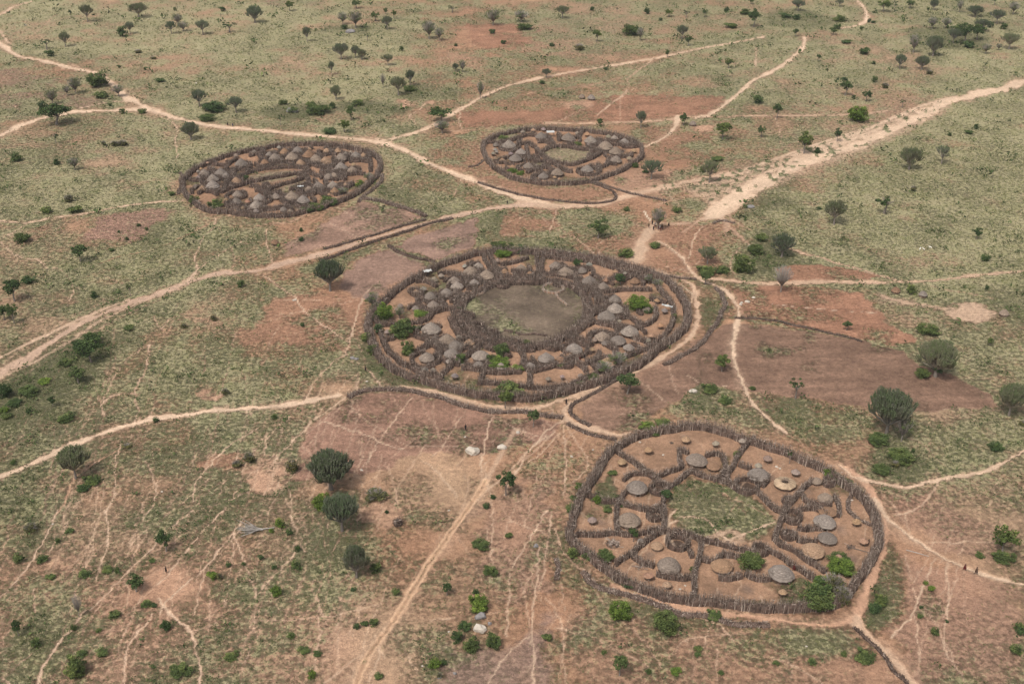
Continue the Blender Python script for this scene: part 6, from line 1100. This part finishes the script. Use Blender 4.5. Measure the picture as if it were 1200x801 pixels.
person(685, 421, 'stand', BLK, 'person in dark cloth in a yard at the bottom of the central village, right one')
person(679.5, 424, 'stand', DRED, 'person in dark red in a yard at the bottom of the central village, left one')
person(663.5, 474, 'stand', BLK, 'person in black by the path fork under the central village')
person(594.5, 239.5, 'walk', BLK, 'person in black on the road right of the upper left village', 1)
person(195, 671, 'stand', BLK, 'person in black standing in scrub at the lower left')
person(545.7, 504.5, 'stand', BLK, 'person in black on the red field below the central village', k=1.1)
person(485, 392, 'stand', DRED, 'person in dark red beside the white cloth in the central village', k=.9)
person(773, 643.5, 'stand', WHT, 'person in white beside the round pen, lower left of the green yard', k=.8)
# ------------------------------------------------------------------ grass tufts and low shrubs: nobody could count them
def tufts(n, name, kind, seed):
    rr = np.random.default_rng(seed); px = rr.uniform(-70, 1270, n * 5); py = rr.uniform(-60, 850, n * 5)
    v, l = gsample(px, py); x, y, t = Gd(px, py); s = FPX / t
    f = fbm(x, y, 5, 3, 500 + seed)
    if kind == 'grass': acc = (v * 1.2 - .25) * (.35 + 1.3 * f)
    else: acc = (v - .32) * 1.5 * sstep(.44, .64, f) * (.4 + l)
    k = np.nonzero(rr.uniform(size=len(px)) < acc.clip(0, 1))[0][:n]; x, y, s, l, v = x[k], y[k], s[k], l[k], v[k]; m = len(k)
    mb = MB()
    if kind == 'grass':
        w_ = (1.5 / s).clip(.16, .9) * rr.uniform(.7, 1.4, m); h = w_ * rr.uniform(.5, .9, m)
        for q in range(3):
            a = rr.uniform(0, 6.28, m); b = np.stack([x + np.cos(a) * w_ * .3, y + np.sin(a) * w_ * .3, np.full(m, -.02)], 1); e = np.stack([x + np.cos(a) * w_ * .7, y + np.sin(a) * w_ * .7, h], 1)
            mb.spikes(b, e, w_ * .24, (.75 - l * .75 + rr.normal(0, .16, m)).clip(0, 1))
        me = mb.mesh(name, M_TUFT)
    else:
        w_ = ((3.0 + 1.5 * l) / s).clip(.35, 2.2) * np.exp(rr.normal(0, .42, m)); nl = 9
        for q in range(nl):
            d = rr.normal(size=(m, 3)) * [.36, .36, .2]; P = np.stack([x, y, w_ * .34], 1) + d * w_[:, None]; P[:, 2] = np.abs(P[:, 2])
            mb.leaves(P, w_ * .20 * rr.uniform(.7, 1.3, m), (.27 + l * .25 + rr.normal(0, .2, m)).clip(0, 1), .3)
        me = mb.mesh(name, M_LEAF)
    o = ob(name, me, kind='stuff', col=(1.0, .98, .95)); return o
g = tufts(60000, 'grass_tufts', 'grass', 3); g['label'] = 'short tufts of dry and green grass over the open ground'; g['category'] = 'grass'
g = tufts(20000, 'low_shrubs', 'shrub', 4); g['label'] = 'low green scrub growing in patches over the open ground'; g['category'] = 'scrub'
# ------------------------------------------------------------------ air
def haze_box(density):
    mb = MB(); x0, x1, y0, y1, z0, z1 = -13000, 13000, -400, 22000, -1.5, 170
    mb.add([(x0,y0,z0),(x1,y0,z0),(x1,y1,z0),(x0,y1,z0),(x0,y0,z1),(x1,y0,z1),(x1,y1,z1),(x0,y1,z1)], [(0,3,2,1),(4,5,6,7),(0,1,5,4),(1,2,6,5),(2,3,7,6),(3,0,4,7)], .5)
    m = bpy.data.materials.new('haze'); m.use_nodes = True; n = m.node_tree; n.nodes.clear(); out = n.nodes.new('ShaderNodeOutputMaterial'); v = n.nodes.new('ShaderNodeVolumePrincipled')
    v.inputs['Density'].default_value = density; v.inputs['Color'].default_value = (.93, .95, 1, 1); n.links.new(v.outputs[0], out.inputs['Volume'])
    o = ob('haze', mb.mesh('haze', m), kind='stuff')
HAZE = 0.00005
if HAZE: haze_box(HAZE)
# ------------------------------------------------------------------ labels that single each thing out
ORD = ['first', 'second', 'third', 'fourth', 'fifth', 'sixth', 'seventh', 'eighth', 'ninth', 'tenth', 'eleventh', 'twelfth', 'thirteenth', 'fourteenth', 'fifteenth']
HR = ['twelve', 'one', 'two', 'three', 'four', 'five', 'six', 'seven', 'eight', 'nine', 'ten', 'eleven']
VC = {'A': (329, 211, 116, 42, 'upper left village'), 'B': (659, 184, 93, 32, 'upper middle village'), 'C': (617, 376, 188, 84, 'central village'), 'D': (850, 610, 180, 106, 'lower right village')}
LM = [(329,211,116,42,'the upper left village'),(659,184,93,32,'the upper middle village'),(617,376,188,84,'the central village'),(850,610,180,106,'the lower right village'),(160,125,20,14,'the sandy track fork at upper left'),(1000,165,40,20,'the sandy wash'),(1135,45,30,18,'the top right thicket'),(388,560,25,25,'the biggest candelabra tree'),(1040,490,28,30,'the largest right hand tree'),
 (470,690,20,20,'the lower dirt road'),(110,350,40,20,'the left dirt road'),(0,0,40,30,'the top left corner'),(0,801,40,30,'the bottom left corner'),(1200,801,40,30,'the bottom right corner'),(1200,330,30,20,'the right edge path'),(560,740,16,16,'the white boulder'),(517,145,16,14,'the big round dark tree'),(950,430,80,30,'the big brown field'),(870,320,20,20,'the large round bush'),(800,30,30,20,'the middle of the top edge'),(300,15,30,15,'the top edge left of middle'),(560,15,30,15,'the top edge'),(95,415,24,20,'the dark green clump at left'),(180,600,30,20,'the trails at lower left'),(70,550,20,20,'the far left candelabra tree'),(980,60,20,15,'the upper right footpath'),(600,60,20,14,'the top red field'),(765,262,10,10,'the people under the tree'),(60,146,18,14,'the dark tree on the left track')]
def sector(dx, dy):
    a = math.degrees(math.atan2(-dy, dx)) % 360
    return ['right of', 'above right of', 'above', 'above left of', 'left of', 'below left of', 'below', 'below right of'][int((a + 22.5) // 45) % 8]
buck = {}
for e in REG:
    o, ph, cat, px, py, grp, place, lab = e; o['category'] = cat
    if grp and not lab: o['group'] = grp
    if lab: o['label'] = lab; continue
    inside = place if place in VC else None
    if not inside:
        for k, (cx, cy, rx, ry, nm) in VC.items():
            if ((px - cx) / rx) ** 2 + ((py - cy) / ry) ** 2 < 1.08: inside = k
    if inside:
        cx, cy, rx, ry, nm = VC[inside]; dx, dy = (px - cx) / rx, (py - cy) / ry; h = int(round((math.degrees(math.atan2(dx, -dy)) % 360) / 30)) % 12; r = math.hypot(dx, dy)
        ring_ = 'outer ring' if r > .76 else ('middle ring' if r > .5 else 'inner ring')
        key = (ph, "%s, %s o'clock side, %s" % (nm, HR[h], ring_), 'in')
        buck.setdefault(key, []).append((px, e))
    else:
        best = min(LM, key=lambda q: max(0, math.hypot((px - q[0]) / 1.0, (py - q[1]) * 1.6) - (q[2] + q[3]) * .5))
        key = (ph, sector((px - best[0]) / best[2], (py - best[1]) / best[3]) + ' ' + best[4], 'out')
        d = math.hypot((px - best[0]), (py - best[1]) * 1.6); buck.setdefault(key, []).append((d, e))
for (ph, wh, io), L in buck.items():
    L.sort(key=lambda q: q[0])
    for i, (_, e) in enumerate(L):
        if io == 'in': lab = ph + ', ' + wh + ('' if len(L) == 1 else ', ' + ORD[min(i, 14)] + ' from left')
        else: lab = ph + (', ' if len(L) == 1 else (', nearest one ' if i == 0 else ', ' + ORD[min(i, 14)] + ' nearest ')) + wh
        e[0]['label'] = lab
if __name__ == '__main__':
    tot = sum(len(o.data.polygons) for o in bpy.data.objects if o.type == 'MESH'); uniq = sum(len(m.polygons) for m in bpy.data.meshes)
    print('faces placed', tot, 'unique', uniq, 'objects', len(bpy.data.objects), 'registered', len(REG))
